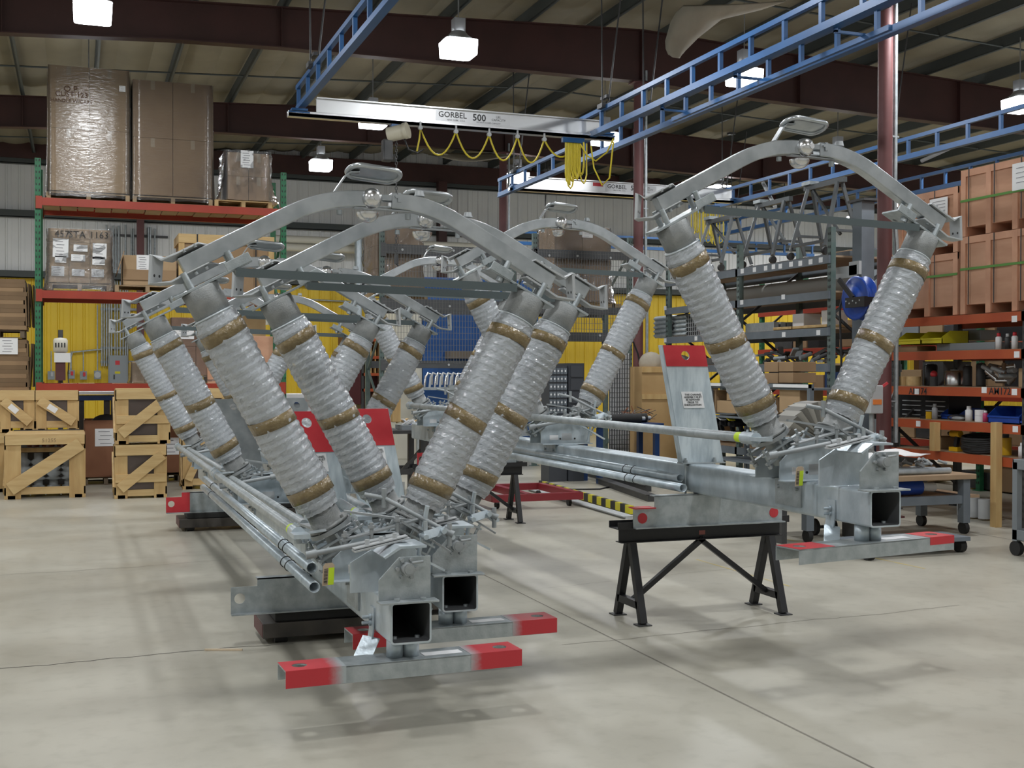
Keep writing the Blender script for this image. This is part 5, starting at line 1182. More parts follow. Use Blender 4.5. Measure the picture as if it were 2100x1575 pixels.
# ---------------------------------------------------------------- grey shelving along the column line
GX = 9.62
def y_rack(name, label, x0, depth, posts, ztop, levels, beam, up, deck, bh=.11, face=True, post=.085):
    t = thing(name, label, 'rack', (x0, posts[0], 0))
    for y in posts:
        for xx in (0, depth):
            m, h = MB(), (MB() if xx == 0 else None); upright(m, h, xx, y-posts[0], 0, ztop, .075, post, 'x'); o = m.build('upright', up, t); MB().bb((xx-.07, y-posts[0]-.08, 0), (xx+.07, y-posts[0]+.08, .012)).build('base_plate', up, o)
            if h: h.build('slot', INK, o)['kind'] = 'stuff'
        m = MB(); z = .3; k = 0
        while z < ztop-.7:
            m.bar((.03 if k % 2 else depth-.03, y-posts[0], z), (depth-.03 if k % 2 else .03, y-posts[0], z+.75), .035, .035, up=(0, 1, 0)); z += .75; k += 1
        m.build('lacing', DARK, t)
    for ya, yb in zip(posts[:-1], posts[1:]):
        for z in levels:
            for xx in (-.045, depth+.045): MB().bb((xx-.022, ya-posts[0]-.03, z-bh), (xx+.022, yb-posts[0]+.03, z)).build('beam', beam, t)
            if deck: MB().bb((0, ya-posts[0]+.02, z-.02), (depth, yb-posts[0]-.02, z+.006)).build('deck', deck, t)
    return t
def cardx(t, x, y, z, w_=.07, h_=.06):
    return MB().bb((x-.0025, y-w_/2, z-h_/2), (x, y+w_/2, z+h_/2)).build('shelf_card', WHITE, t)
lv = [3.34, 2.86, 2.36, 1.87, 1.2, .6]
g = y_rack('shelf_rack', 'long grey shelf rack with green-grey posts behind the right arch', GX, 1.07, [13.68, 16.05, 18.4], 3.72, lv, GREYB, GREENG, WOODTOP)
for (px_, py_) in ((1522, 556), (1547, 553), (1570, 550), (1586, 547), (1600, 546), (1622, 542), (1641, 540), (1662, 537), (1683, 533), (1521, 620), (1606, 609), (1607, 686), (1678, 682), (1364, 632), (1364, 698), (1427, 694), (1428, 752)):
    q = at(px_, py_, X=GX-.07); c = cardx(g, -.0675, q.y-13.68, q.z, .09, .07)
# steel A-frame stands stored on the top shelf
def aframe(label, y, px_, h=1.0, L=.95, xo=.35):
    t = thing('a_frame_stand', label, 'stand', (GX+xo, y, 3.37), 0, 'steel stands on the top shelf'); l = L/2
    MB().bar((0, -l, h), (0, l, h), .07, .07).build('top_bar', DARK2, t)
    for sy in (-1, 1):
        for sx in (-1, 1): MB().bar((sx*.04, sy*(l-.12), h-.02), (sx*.28, sy*(l-.05), .13), .045, .045).build('leg', DARK2, t); MB().cyl((sx*.28, sy*(l-.05)-.025, .06), (sx*.28, sy*(l-.05)+.025, .06), .055, n=12).build('caster', RUBBER, t)
        MB().bar((-.22, sy*(l-.07), .35), (.22, sy*(l-.07), .35), .035, .035).build('crossbar', DARK2, t)
    MB().bar((-.26, -l+.06, .2), (-.26, l-.06, .2), .04, .04).build('side_bar', DARK2, t); MB().bar((0, -l+.1, .3), (0, l-.2, h-.05), .035, .035, up=(1, 0, 0)).build('brace', DARK2, t)
    MB().box((0, l-.12, h+.06), (.16, .2, .05)).build('clamp_pad', GALV, t)
DARK2 = mat('stand_steel', (.10, .11, .115), .5, .2)
aframe('grey steel A-frame stand nearest the green post on the top shelf', 14.35, 0, 1.05)
aframe('grey steel A-frame stand in the middle of the top shelf', 15.75, 0, .98, .95, .4)
aframe('grey steel A-frame stand at the far end of the top shelf', 17.2, 0, .9, 1.0, .35)
for k, (xx, zz, lab) in enumerate(((.75, 3.40, 'long green-grey beam lying at the back of the top shelf'), (.6, 3.40, 'long grey beam lying in the middle of the top shelf'))):
    tag(MB().bb((GX+xx-.04, 13.75+k*.3, zz-.04), (GX+xx+.04, 18.2, zz+.06)).build('steel_beam', GREENG if k == 0 else GREYB), lab, 'beam')
tag(MB().cyl((GX+.55, 13.9, 3.0), (GX+.5, 18.1, 3.0), .13, n=18).build('long_tube', mat('tube_grey', (.33, .33, .31), .6)), 'long pale grey tube stored on the second shelf', 'tube')
t = thing('blue_guard', 'low blue guard rail stored on the second shelf behind the tube', 'rail'); MB().bb((GX+.85, 14., 2.99), (GX+.88, 17.6, 3.02)).bb((GX+.85, 14., 2.87), (GX+.88, 14.03, 3.0)).bb((GX+.85, 16., 2.87), (GX+.88, 16.03, 3.0)).build('rail', BLUE, t)
def gb(name, label, cat, px0, px1, py, z, h, m_, xo=.08, d=.5, group=None):
    a, b = at(px0, py, X=GX+xo), at(px1, py, X=GX+xo); return box_thing(name, label, cat, (GX+xo, b.y, z), (GX+xo+d, a.y, z+h), m_, .008, group)
gb('pine_board', 'pale pine board on the third shelf beside the green post', 'board', 1625, 1695, 668, 2.37, .04, PINE, -.02)
gb('pine_board', 'pale pine board on the third shelf, second from the green post', 'board', 1585, 1622, 671, 2.37, .04, PINE, -.02)
gb('white_carton', 'small white carton on the third shelf near the green post', 'box', 1625, 1648, 655, 2.41, .2, WHITE, .3, .3)
gb('white_carton', 'small white carton on the third shelf right against the green post', 'box', 1684, 1702, 655, 2.41, .22, WHITE, .3, .3)
t = thing('channel_bundle', 'bundle of grey channel bars on the third shelf', 'steel bars')
for k in range(4): MB().bb((GX+.06+.12*k, at(1580, 660, X=GX).y, 2.37), (GX+.14+.12*k, at(1522, 665, X=GX).y, 2.5)).build('channel_bar', GALVD, t)
t = thing('tube_stack', 'stack of square tubes with open ends on the third shelf, left bay', 'steel tubes'); yb = at(1398, 668, X=GX).y; r = random.Random(3)
for i in range(5):
    for k in range(5-(i > 3)):
        x0 = GX+.08+i*.09; z0 = 2.37+k*.075; MB().pipe((x0+.035, yb, z0+.037), (x0+.035, yb+1.2, z0+.037), .045, .034, 4).build('square_tube', GALV, t)
t = thing('wire_basket', 'wire basket of parts on the third shelf behind the tilted insulator', 'basket'); a, b = at(1440, 650, X=GX+.1), at(1408, 650, X=GX+.1); m = MB()
for k in range(9): y = a.y+(b.y-a.y)*k/8; m.bb((GX+.1, y-.004, 2.37), (GX+.108, y+.004, 2.75))
for k in range(6): m.bb((GX+.1, a.y, 2.37+.07*k), (GX+.108, b.y, 2.378+.07*k))
m.build('wire_grid', LGREY, t)['kind'] = 'stuff'; MB().bb((GX+.12, a.y, 2.37), (GX+.6, b.y, 2.6)).build('parts', DARK, t)
r = random.Random(21); t = thing('casting_pile', 'pile of grey castings on the fourth shelf below the boards', 'castings')
for k in range(34):
    y = at(1560+140*r.random(), 740, X=GX+.1).y; c = Vector((GX+.05+.4*r.random(), y, 1.90+.16*r.random())); d = Vector((r.uniform(-1, 1), r.uniform(-1, 1), r.uniform(-.3, .5))).normalized()*.1
    (MB().cyl(c-d, c+d, .03, n=8) if k % 2 else MB().bar(c-d, c+d, .08, .03)).build('casting', GALVD if k % 3 else DARK, t)
t = thing('channel_row', 'row of short dark channel pieces on the fourth shelf, left bay', 'steel parts')
for k in range(12): y = at(1440-5.5*k, 745, X=GX+.05).y; MB().bb((GX+.05, y-.05, 1.88), (GX+.35, y+.05, 1.885)).bb((GX+.05, y-.05, 1.88), (GX+.35, y-.04, 1.99)).bb((GX+.05, y+.04, 1.88), (GX+.35, y+.05, 1.99)).build('channel_piece', GALVD, t)
for k, (pa, pb, z, h, m_, nm, lab) in enumerate(((1640, 1700, 1.21, .18, YELP, 'yellow_bin', 'yellow bin on the low shelf left of the green post'), (1590, 1636, 1.21, .16, BLACK, 'tool_case', 'black case on the low shelf beside the yellow bin'), (1380, 1420, 1.21, .3, CARD2, 'carton', 'carton on the low shelf left of the tilted insulator'), (1660, 1700, .61, .3, DARK, 'tool_case', 'dark case on the lowest shelf'), (1420, 1455, .61, .36, CARD, 'carton', 'carton on the lowest shelf, left bay'))):
    gb(nm, lab, 'bin' if 'bin' in nm else 'box', pa, pb, 800, z, h, m_, .1, .5)
# cart with a white rail and cartons before the shelving
CX = 8.55
def cx(px_, py_): return at(px_, py_, X=CX)
a, b = cx(1665, 788), cx(1455, 788); zt_ = a.z
t = thing('parts_cart', 'grey-blue tiered cart with a white rail, loaded with cartons', 'cart', (CX, a.y, 0)); Ln = b.y-a.y
for y in (.03, Ln-.03):
    for x in (0, .6): MB().bb((x-.03, y-.03, .1), (x+.03, y+.03, zt_)).build('post', GREYB, t); MB().cyl((x, y-.02, .055), (x, y+.02, .055), .055, n=12).build('caster', RUBBER, t)
MB().bb((-.03, 0, zt_-.05), (-.005, Ln, zt_)).build('front_rail', GREYB, t)
for pa, pb in ((1455, 1482), (1510, 1540), (1590, 1662)): ya, yb = cx(pb, 788).y-a.y, cx(pa, 788).y-a.y; MB().bb((-.036, ya, zt_-.045), (-.03, yb, zt_-.005)).build('white_strip', WHITE, t)
for py in (790, 851, 885, 940): z = cx(1500, py).z; MB().bb((0, 0, z-.045), (.6, Ln, z-.02)).build('tier', GREYB, t)
def cb(name, lab, cat, px0, px1, py0, py1, m_, xo=.05, d=.35, group=None):
    p, q = at(px0, py1, X=CX+xo), at(px1, py0, X=CX+xo); return box_thing(name, lab, cat, (CX+xo, q.y, p.z), (CX+xo+d, p.y, at((px0+px1)/2, py0, X=CX+xo).z), m_, .006, group)
for (a_, b_, c_, d_, lab) in ((1567, 1595, 742, 763, 'upper left brown carton of four stacked on the cart'), (1597, 1626, 742, 762, 'upper right brown carton of four stacked on the cart'), (1567, 1595, 765, 786, 'lower left brown carton of four stacked on the cart'), (1597, 1626, 764, 785, 'lower right brown carton of four stacked on the cart')):
    cb('brown_carton', lab, 'box', a_, b_, c_, d_, CARD, group='four brown cartons')
for (a_, b_, c_, d_, m_, lab) in ((1470, 1513, 822, 846, CARD2, 'wide tan carton on the second tier of the cart'), (1490, 1512, 806, 821, CARD2, 'small tan carton on top of the wide one on the cart'), (1452, 1468, 800, 846, CARD, 'tall carton at the left end of the cart tier'), (1560, 1590, 815, 848, CARD, 'carton behind the tilted insulator foot on the cart'), (1598, 1640, 795, 846, CARD2, 'tall tan carton at the right end of the cart tier')):
    cb('carton', lab, 'box', a_, b_, c_, d_, m_)
r = random.Random(31)
for k, px_ in enumerate((1454, 1462, 1484, 1502)):
    p = at(px_, 866, X=CX+.1); t = thing('power_tool', ('black power tool with a white tag, first from the left on the cart', 'black power tool, second from the left on the cart', 'black power tool with a white tag, third on the cart', 'black and yellow power tool, last on the cart')[k], 'tool', (p.x, p.y, cx(1500, 885).z-.02), 0, 'power tools on the cart')
    MB().cyl((0, 0, .12), (.25, .02, .14), .05, n=12).cyl((-.06, 0, .12), (0, 0, .12), .03, n=10).build('body', BLACK, t); MB().bar((.12, 0, .12), (.16, 0, .0), .05, .05).build('handle', BLACK, t); MB().box((-.03, -.0, .19), (.1, .1, .012), Matrix.Rotation(.4, 3, 'X')).build('tag', WHITE if k != 3 else YELP, t)
# ---------------------------------------------------------------- orange rack with plywood crates at the right
OX = 9.9
lo = [2.43, 2.01, 1.575, 1.165, .79]
ork = y_rack('shelf_rack', 'orange-beamed rack at the right edge under the plywood crates', OX, 1.0, [8.0, 10.42-.0, 12.7][::1], 2.45, lo, RACKOR, DARK, WOODTOP, .105)
for s_, px_ in (('AM174', 1882), ('AM172', 2050)):
    q = at(px_, 803, X=OX-.07); text(s_, .115, INK, ork, (-.069, q.y-8.0, q.z), LEFTF, 'lettering', bold=.001)
for (px_, py_) in ((2080, 654), (2085, 727), (1880, 803), (2018, 800), (2080, 804), (1883, 869), (2082, 880)):
    q = at(px_, py_, X=OX-.07); cardx(ork, -.0675, q.y-8., q.z, .08, .07)
for px_ in (1920, 2046):
    a, b = at(px_, 866, X=OX-.1), at(px_, 1012, X=OX-.1); tag(MB().bb((OX-.16, a.y-.045, 0 if px_ > 2000 else .8), (OX-.075, a.y+.045, a.z)).build('pine_post', PINE), 'pale pine post propped against the orange rack, %s' % ('nearer the grey cart' if px_ > 2000 else 'nearer the maroon column'), 'post')
def ply_crate(label, ya, yb, z0, z1, x=OX-.02, d=1.05, straps=(), green=None, pap=None):
    t = thing('plywood_crate', label, 'crate', (x, ya, z0), 0, 'plywood crates on the orange rack'); L_ = yb-ya; H = z1-z0; r_ = .11
    MB().bb((0, 0, r_), (d, L_, H)).build('panel', PLY, t); n = max(2, round(L_/.45)+1)
    for k in range(n):
        y = .0+(L_-.08)*k/(n-1); MB().bb((-.022, y, 0), (0, y+.08, H)).build('batten', PLY2, t); MB().bb((0, y, 0), (d, y+.08, r_)).build('runner', PLY2, t)
    MB().bb((-.021, 0, H-.08), (0, L_, H)).build('top_batten', PLY2, t)
    for k in range(n-1):
        y = (L_-.08)*(k+.5)/(n-1)+.05; MB().bb((-.028, y-.006+.1, r_), (-.022, y+.006+.1, H)).build('strap', DARK, t)
    if green: MB().bb((-.030, 0, green-z0-.014), (-.024, L_, green-z0+.014)).build('green_strap', GREENS, t)
    if pap:
        q = at(*pap[:2], X=x-.03); o = MB().bb((-.033, q.y-ya-.16, q.z-z0-pap[2]/2), (-.031, q.y-ya+.16, q.z-z0+pap[2]/2)).build('paper_sheet', WHITE, t)
        m = MB()
        for k in range(4): m.bb((-.034, q.y-ya-.12, q.z-z0+pap[2]*(.3-.18*k)), (-.033, q.y-ya+.10, q.z-z0+pap[2]*(.3-.18*k)+.008))
        m.build('printed_line', mat('grey_print', (.28, .28, .3), .6), o)
PLY2 = mat('pink_batten', (.60, .33, .21), .6, 0, (.52, .27, .17), 4, .05, 30)
ply_crate('topmost plywood crate at the right edge, with a white sheet and a green strap', 9.3, 11.45, 3.355, 4.14, green=at(2040, 402, X=OX).z, pap=(2098, 360, .3))
ply_crate('large plywood crate at the right edge under the topmost one', 9.3, 11.45, 2.44, 3.35, green=at(2040, 546, X=OX).z)
ply_crate('upper plywood crate of the left pair, with a torn paper patch', 11.5, 12.6, 3.19, 3.97, pap=(1925, 425, .22))
ply_crate('lower plywood crate of the left pair on the orange rack', 11.5, 12.6, 2.44, 3.185, green=at(1940, 565, X=OX).z)
# things on the orange rack
def ob(name, lab, cat, px0, px1, py0, py1, m_, xo=.05, d=.35, bevel=.01):
    p, q = at(px0, py1, X=OX+xo), at(px1, py0, X=OX+xo); zl = min((z for z in lo), key=lambda z: abs(z-p.z)); z0 = zl+.006
    if p.z-zl > .08: z0 = p.z
    return box_thing(name, lab, cat, (OX+xo, q.y, z0), (OX+xo+d, p.y, at((px0+px1)/2, py0, X=OX+xo).z), m_, bevel)
def binx(lab, px0, px1, py0, py1, m_, xo=-.02, d=.4):
    """open-front stacking bin"""
    p, q = at(px0, py1, X=OX+xo), at(px1, py0, X=OX+xo); z0 = min(lo, key=lambda z: abs(z-p.z))+.008
    if p.z-z0 > .07: z0 = p.z
    w_, h_ = p.y-q.y, q.z-z0; t = thing('stacking_bin', lab, 'bin', (OX+xo, q.y, z0)); th = .008
    MB().bb((0, 0, 0), (d, w_, th)).bb((d-th, 0, 0), (d, w_, h_)).bb((0, 0, 0), (th, w_, h_*.45)).prism([(0, 0), (d, 0), (d, h_), (d*.3, h_), (0, h_*.5)], (0, th, 0), (1, 0, 0), (0, 0, 1), th).prism([(0, 0), (d, 0), (d, h_), (d*.3, h_), (0, h_*.5)], (0, w_, 0), (1, 0, 0), (0, 0, 1), th).build('shell', m_, t)
    MB().bb((-.012, 0, h_*.45-.02), (0, w_, h_*.45)).build('lip', m_, t); return t
ob('carton', 'small brown carton under the yellow bin on the orange rack', 'box', 1841, 1880, 710, 722, CARD, .02, .3)
binx('bright yellow stacking bin at the left end of the orange rack', 1842, 1888, 680, 708, YELP)
binx('second bright yellow stacking bin, right of the first', 1890, 1932, 678, 706, YELP)
def can(name, lab, px_, p0, p1, r_, m_, capm, xo=.1):
    p, q = at(px_, p1, X=OX+xo), at(px_, p0, X=OX+xo); z0 = min(lo, key=lambda z: abs(z-p.z))+.006; t = thing(name, lab, 'bottle', (p.x, p.y, z0)); h_ = q.z-z0
    MB().lathe((0, 0, 0), (0, 0, 1), [(0, 0), (0, r_), (h_*.72, r_), (h_*.8, r_*.6), (h_*.8, 0)], 16).build('body', m_, t); MB().lathe((0, 0, h_*.78), (0, 0, 1), [(0, 0), (0, r_*.66), (h_*.22, r_*.6), (h_*.22, 0)], 14).build('cap', capm, t)
can('spray_can', 'white spray can with a red cap on the second orange shelf, left of its pair', 2048, 683, 719, .035, WHITE, RED)
can('spray_can', 'white spray can with a red cap on the second orange shelf, right of its pair', 2081, 681, 719, .035, WHITE, RED)
can('dark_can', 'dark spray can between the two red-capped cans', 2066, 684, 718, .03, DARK, LGREY)
ob('steel_tray', 'long grey steel tray on the second orange shelf', 'tray', 1920, 2040, 703, 716, GREYP, .1, .5)
ob('clear_tote', 'row of pale translucent tote boxes at the back of the second orange shelf', 'box', 1935, 2010, 678, 700, mat('milky_plastic', (.42, .47, .48), .3), .55, .3)
for k, (pa, pb, m_, lab) in enumerate(((1845, 1862, PINE, 'round pale wooden blank on the third orange shelf, first'), (1863, 1884, PINE2, 'round pale wooden blank on the third orange shelf, second'))):
    p = at((pa+pb)/2, 790, X=OX+.15); tag(MB().cyl((p.x, p.y, 1.582), (p.x, p.y, at(pa, 772, X=OX+.15).z), .09, n=18).build('wooden_blank', m_), lab, 'wood block')
t = thing('red_valve', 'small red and black valve on the third orange shelf', 'valve'); p = at(1915, 788, X=OX+.15); MB().cyl((p.x, p.y, 1.582), (p.x, p.y, 1.70), .05, n=12).build('body', DARK, t); MB().ball((p.x, p.y, 1.73), .045, 12, 8).build('cap', RED, t)
for k, (pa, pb, p0, m_, lab) in enumerate(((1898, 1920, 747, BLACK, 'tall black canister on the third orange shelf'), (1940, 1975, 760, CHROME, 'shiny steel drum on the third orange shelf'), (1976, 1992, 750, DARK, 'dark tall canister beside the shiny drum'), (2003, 2020, 745, DARK, 'second dark tall canister right of the shiny drum'))):
    p = at((pa+pb)/2, 790, X=OX+.35); r_ = abs(at(pa, 790, X=OX+.35).y-at(pb, 790, X=OX+.35).y)/2*.8; z1_ = at(pa, p0, X=OX+.35).z; t = thing('canister', lab, 'canister', (p.x, p.y, 1.582)); MB().lathe((0, 0, 0), (0, 0, 1), [(0, 0), (0, r_), (.02, r_*1.03), (z1_-1.60, r_), (z1_-1.582, r_*.8), (z1_-1.582, 0)], 18).build('shell', m_, t); MB().cyl((0, 0, z1_-1.582), (0, 0, z1_-1.57), r_*.4, n=12).build('lid', LGREY, t)
r = random.Random(41); t = thing('fitting_pile', 'pile of bright pipe fittings on the third orange shelf at the right', 'fittings')
for k in range(18):
    p = at(2025+60*r.random(), 785, X=OX+.2+.2*r.random()); d = Vector((r.uniform(-.4, .4), r.uniform(-1, 1), r.uniform(-.1, .6))).normalized()*.09; c = Vector((p.x, p.y, 1.64+.2*r.random())); MB().cyl(c-d, c+d, .03, n=8).build('fitting', CHROME if k % 2 else GALVD, t)
ob('carton', 'tan carton at the right edge of the third orange shelf', 'box', 2088, 2120, 755, 793, CARD2, .1, .5)
t = thing('tool_chest', 'black drawer chest on the fourth orange shelf behind the hanging triangle', 'tool chest'); a, b = at(1846, 860, X=OX+.3), at(1946, 815, X=OX+.3); MB().bb((OX+.3, b.y, 1.172), (OX+.8, a.y, 1.47)).build('chest', BLACK, t)
for k in range(4): MB().bb((OX+.285, b.y+.06, 1.2+.06*k), (OX+.3, (a.y+b.y)/2-.05, 1.212+.06*k)).build('drawer_pull', LGREY, t); MB().bb((OX+.285, (a.y+b.y)/2+.05, 1.2+.06*k), (OX+.3, a.y-.06, 1.212+.06*k)).build('drawer_pull', LGREY, t)
can('clear_bottle', 'clear grey bottle on the fourth orange shelf', 1917, 828, 857, .035, mat('clear_plastic', (.42, .44, .46), .2), LGREY)
can('white_bottle', 'white plastic bottle on the fourth orange shelf left of the blue bin', 1987, 833, 866, .042, WHITE, WHITE)
for k, (px_, p0, z_) in enumerate(((2010, 855, 0), (2010, 840, .07))): p = at(px_, 860, X=OX+.1); tag(MB().cyl((p.x, p.y, 1.172+z_), (p.x, p.y, 1.24+z_), .06, n=18).build('white_tub', WHITE), 'white tub beside the blue bin, %s of two' % ('lower' if k == 0 else 'upper'), 'tub')
can('pink_bottle', 'pink bottle squeezed against the blue bin', 2021, 842, 864, .03, mat('pink_plastic', (.55, .05, .16), .4), WHITE)
binx('large deep blue stacking bin on the fourth orange shelf', 2026, 2092, 836, 868, BLUE2)
binx('deep blue stacking bin cut by the right edge', 2094, 2140, 858, 874, BLUE2)
binx('deep blue bin behind the clear bottle', 1930, 1968, 838, 862, BLUE2, .2)
t = thing('yellow_gun', 'small yellow glue gun on the fourth orange shelf', 'tool'); p = at(1904, 858, X=OX+.1); MB().bb((p.x, p.y-.05, 1.172), (p.x+.05, p.y+.05, 1.26)).build('body', mat('tool_yellow', (.65, .38, .01), .4), t); MB().bb((p.x, p.y+.05, 1.172), (p.x+.05, p.y+.16, 1.2)).build('base', BLACK, t)
t = thing('plastic_bag', 'crumpled clear plastic bag on the fourth orange shelf', 'bag'); p = at(1958, 858, X=OX+.1); MB().ball((p.x+.05, p.y, 1.20), .1, 12, 8, (.8, 1.7, .45)).build('bag', SFILM, t); MB().ball((p.x+.05, p.y, 1.195), .06, 12, 8, (.8, 1.7, .45)).build('contents', LGREY, t)
t = thing('hanging_chain_pull', 'thin pull cord with a wire triangle beside the maroon column', 'pull cord'); p = at(1834, 760, X=9.4); q = at(1834, 800, X=9.4); e = at(1822, 832, X=9.4); f = at(1838, 834, X=9.4)
MB().path([at(1833, 670, X=9.4), p, q], .006, 5).build('cord', LGREY, t); MB().path([q, e, f], .008, 5, True).build('triangle', LGREY, t)
t = thing('cordless_drill', 'yellow cordless drill standing on the lowest orange shelf', 'drill'); p = at(1955, 925, X=OX+.05); TY = mat('tool_yellow', (.65, .38, .01), .4)
MB().bb((p.x, p.y-.07, .8), (p.x+.08, p.y+.08, .85)).build('battery', TY, t); MB().bar((p.x+.04, p.y+.0, .85), (p.x+.04, p.y-.03, .98), .045, .05).build('grip', BLACK, t); MB().cyl((p.x+.04, p.y-.08, 1.01), (p.x+.04, p.y+.08, 1.01), .04, n=12).build('motor', TY, t); MB().cyl((p.x+.04, p.y+.08, 1.01), (p.x+.04, p.y+.13, 1.01), .022, n=10).build('chuck', BLACK, t)
t = thing('cable_coil', 'heap of coiled black cable on the lowest orange shelf', 'cable'); p = at(2010, 915, X=OX+.1); r = random.Random(5)
for k in range(7): MB().path([(p.x+.12*cos(a)+.02*r.random(), p.y+.26*sin(a)+.03*r.random(), .84+.025*k+.03*cos(a)) for a in [2*pi*i/14 for i in range(14)]], .018, 6, True).build('coil', RUBBER, t)
t = thing('yellow_canister', 'yellow and grey canister on the lowest orange shelf at the right', 'canister'); p = at(2062, 925, X=OX+.15); MB().cyl((p.x, p.y, .8), (p.x, p.y, 1.0), .07, n=16).build('shell', TY, t); MB().cyl((p.x, p.y, 1.0), (p.x, p.y, 1.04), .04, n=12).build('cap', BLACK, t)
ob('carton', 'tan carton on the lowest orange shelf behind the pine post', 'box', 1905, 1930, 895, 925, CARD2, .2, .4)
can('white_bottle', 'white bottle at the right edge of the lowest orange shelf', 2098, 908, 940, .05, WHITE, WHITE, .05)
for k in range(3): p = at(1975+22*k, 995, X=OX+.2); tag(MB().cyl((p.x, p.y, .02), (p.x, p.y, .25), .07, n=16).build('jar', LGREY), ('pale jar under the orange rack, first from the bench', 'pale jar under the orange rack, second from the bench', 'pale jar under the orange rack, third from the bench')[k], 'jar')
# disconnect box on the near column
t = thing('disconnect_box', 'grey disconnect box with a red handle and an orange sticker on the near maroon column', 'electrical box'); a, b = at(1777, 848, Y=11.8), at(1803, 790, Y=11.8); MB().bb((a.x, 11.72, a.z), (b.x, 11.9, b.z)).build('box', LGREY, t, bevel=.01); MB().bb((a.x+.03, 11.71, (a.z+b.z)/2-.06), (b.x-.03, 11.72, (a.z+b.z)/2+.0)).build('orange_sticker', mat('orange_print', (.75, .22, .05), .5), t); MB().bar((b.x, 11.75, b.z-.02), (b.x+.06, 11.72, b.z+.03), .03, .03).build('handle', RED, t); MB().cyl(((a.x+b.x)/2, 11.82, 0), ((a.x+b.x)/2, 11.82, a.z), .03, n=10).build('conduit', GALVD, t)
# blue hose reel on a grey post
RX = 9.55
p = at(1771, 612, X=RX); q = at(1770, 700, X=RX)
t = thing('hose_reel', 'deep blue hose reel on a black arm by the grey post', 'hose reel', (RX, p.y, p.z)); R_ = abs(at(1770, 567, X=RX).z-p.z)
ax = Vector((-1, -.0, 0)); MB().lathe((-.12, 0, 0), (-1, 0, 0), [(0, 0), (0, R_), (.012, R_), (.018, R_*.9), (.012, R_*.55), (.05, R_*.5), (.05, 0)], 36).lathe((-.12, 0, 0), (1, 0, 0), [(.0, R_*.7), (.12, R_*.7), (.12, R_), (.135, R_), (.135, 0)], 36).build('reel_disc', BLUE2, t)
MB().bar((-.2, .25, R_*.9), (-.2, -.05, -.0), .06, .03, up=(1, 0, 0)).box((-.2, -.12, -.06), (.05, .4, .13)).bb((-.2, -.3, -.1), (.26, -.24, .0)).build('arm', BLACK, t)
m = MB()
for k in range(5): m.cyl((-.23, -.22+.07*k, -.04-.03*(k % 2)), (-.224, -.22+.07*k, -.04-.03*(k % 2)), .012, n=6)
m.build('arm_bolt', LGREY, t)['kind'] = 'stuff'; MB().path([(-.1, .28, .1), (-.12, .34, -.1), (-.1, .33, -.8), (-.1, .33, -1.6)], .015, 6).build('hose', BLACK, t)
a = at(1770, 600, X=9.9); t = thing('grey_post', 'square grey steel post behind the hose reel', 'post', (9.9, a.y, 0)); MB().bb((-.1, -.1, 0), (.1, .1, at(1770, 415, X=9.9).z)).build('post', GREYB, t); MB().bb((-.14, -.14, 0), (.14, .14, .015)).build('base_plate', GREYB, t)
zz = at(1770, 555, X=9.9).z; MB().bb((-.14, -.05, zz-.09), (-.1, .42, zz+.07)).bb((-.14, -.1, zz-.06), (-.1, .12, zz+.12)).build('bracket', LGREY, t); MB().bb((-.14, -.2, at(1770, 415, X=9.9).z), (.14, .16, at(1770, 415, X=9.9).z+.03)).build('cap_plate', DARK, t)
# striped pleated duct behind the right insulator foot
p = at(1690, 855, Y=10.4); r_ = .42
t = thing('pleated_duct', 'striped grey pleated fan of sheet behind the right insulator foot', 'duct', (p.x, 10.4, p.z-.26))
for k in range(18):
    a0, a1 = pi*k/18, pi*(k+1)/18; m = MB(); m.add([(.12*cos(a0), 0, .12*sin(a0)), (r_*cos(a0), .0, r_*sin(a0)), (r_*cos(a1), .05, r_*sin(a1)), (.12*cos(a1), .05, .12*sin(a1)), (.12*cos(a0), .3, .12*sin(a0)), (r_*cos(a0), .3, r_*sin(a0)), (r_*cos(a1), .35, r_*sin(a1)), (.12*cos(a1), .35, .12*sin(a1))], [(0, 1, 2, 3), (7, 6, 5, 4), (0, 4, 5, 1), (1, 5, 6, 2), (2, 6, 7, 3), (3, 7, 4, 0)]); m.build('pleat', mat('pleat_light', (.30, .29, .26), .5) if k % 2 else mat('pleat_dark', (.14, .135, .12), .5), t)
MB().bb((-.5, .0, -(p.z-.26)), (-.44, .3, .05)).bb((.44, .0, -(p.z-.26)), (.5, .3, .05)).bb((-.5, 0, -.04), (.5, .3, 0)).build('frame', DARK, t)
# workbench at the right with papers and pipes
YK = 10.35
a, b = at(1800, 985, Y=YK), at(2003, 972, Y=YK); zt_ = b.z
t = bench('brown topped workbench on casters right of the raised switch', a.x-.9, b.x, YK, YK+.85, zt_, WOODTOP, GREYB, .09, .33, .055, wheels=True)
hx = (b.x-a.x+.9)/2
MB().bb((-hx+.15, -.3, .38), (hx+.15, .38, .41)).build('lower_shelf', WOODTOP, t)
PAP = mat('thin_paper', (.80, .80, .80), .7)
def sheet(lab, x, y, z, w_, d_, rz, seed):
    r = random.Random(seed); m = MB(); n = 8; vs = []
    for i in range(n+1):
        for j in range(n+1): u, v = i/n-.5, j/n-.5; vs.append((x+u*w_*cos(rz)-v*d_*sin(rz), y+u*w_*sin(rz)+v*d_*cos(rz), z+.05*(sin(5*u+seed)*cos(4*v)+1)+r.uniform(0, .012)))
    k = len(vs); f = [(i*(n+1)+j, (i+1)*(n+1)+j, (i+1)*(n+1)+j+1, i*(n+1)+j+1) for i in range(n) for j in range(n)]
    m.add(vs, f, True); o = m.build('paper_sheet', PAP); s_ = o.modifiers.new('thick', 'SOLIDIFY'); s_.thickness = .002; tag(o, lab, 'paper')
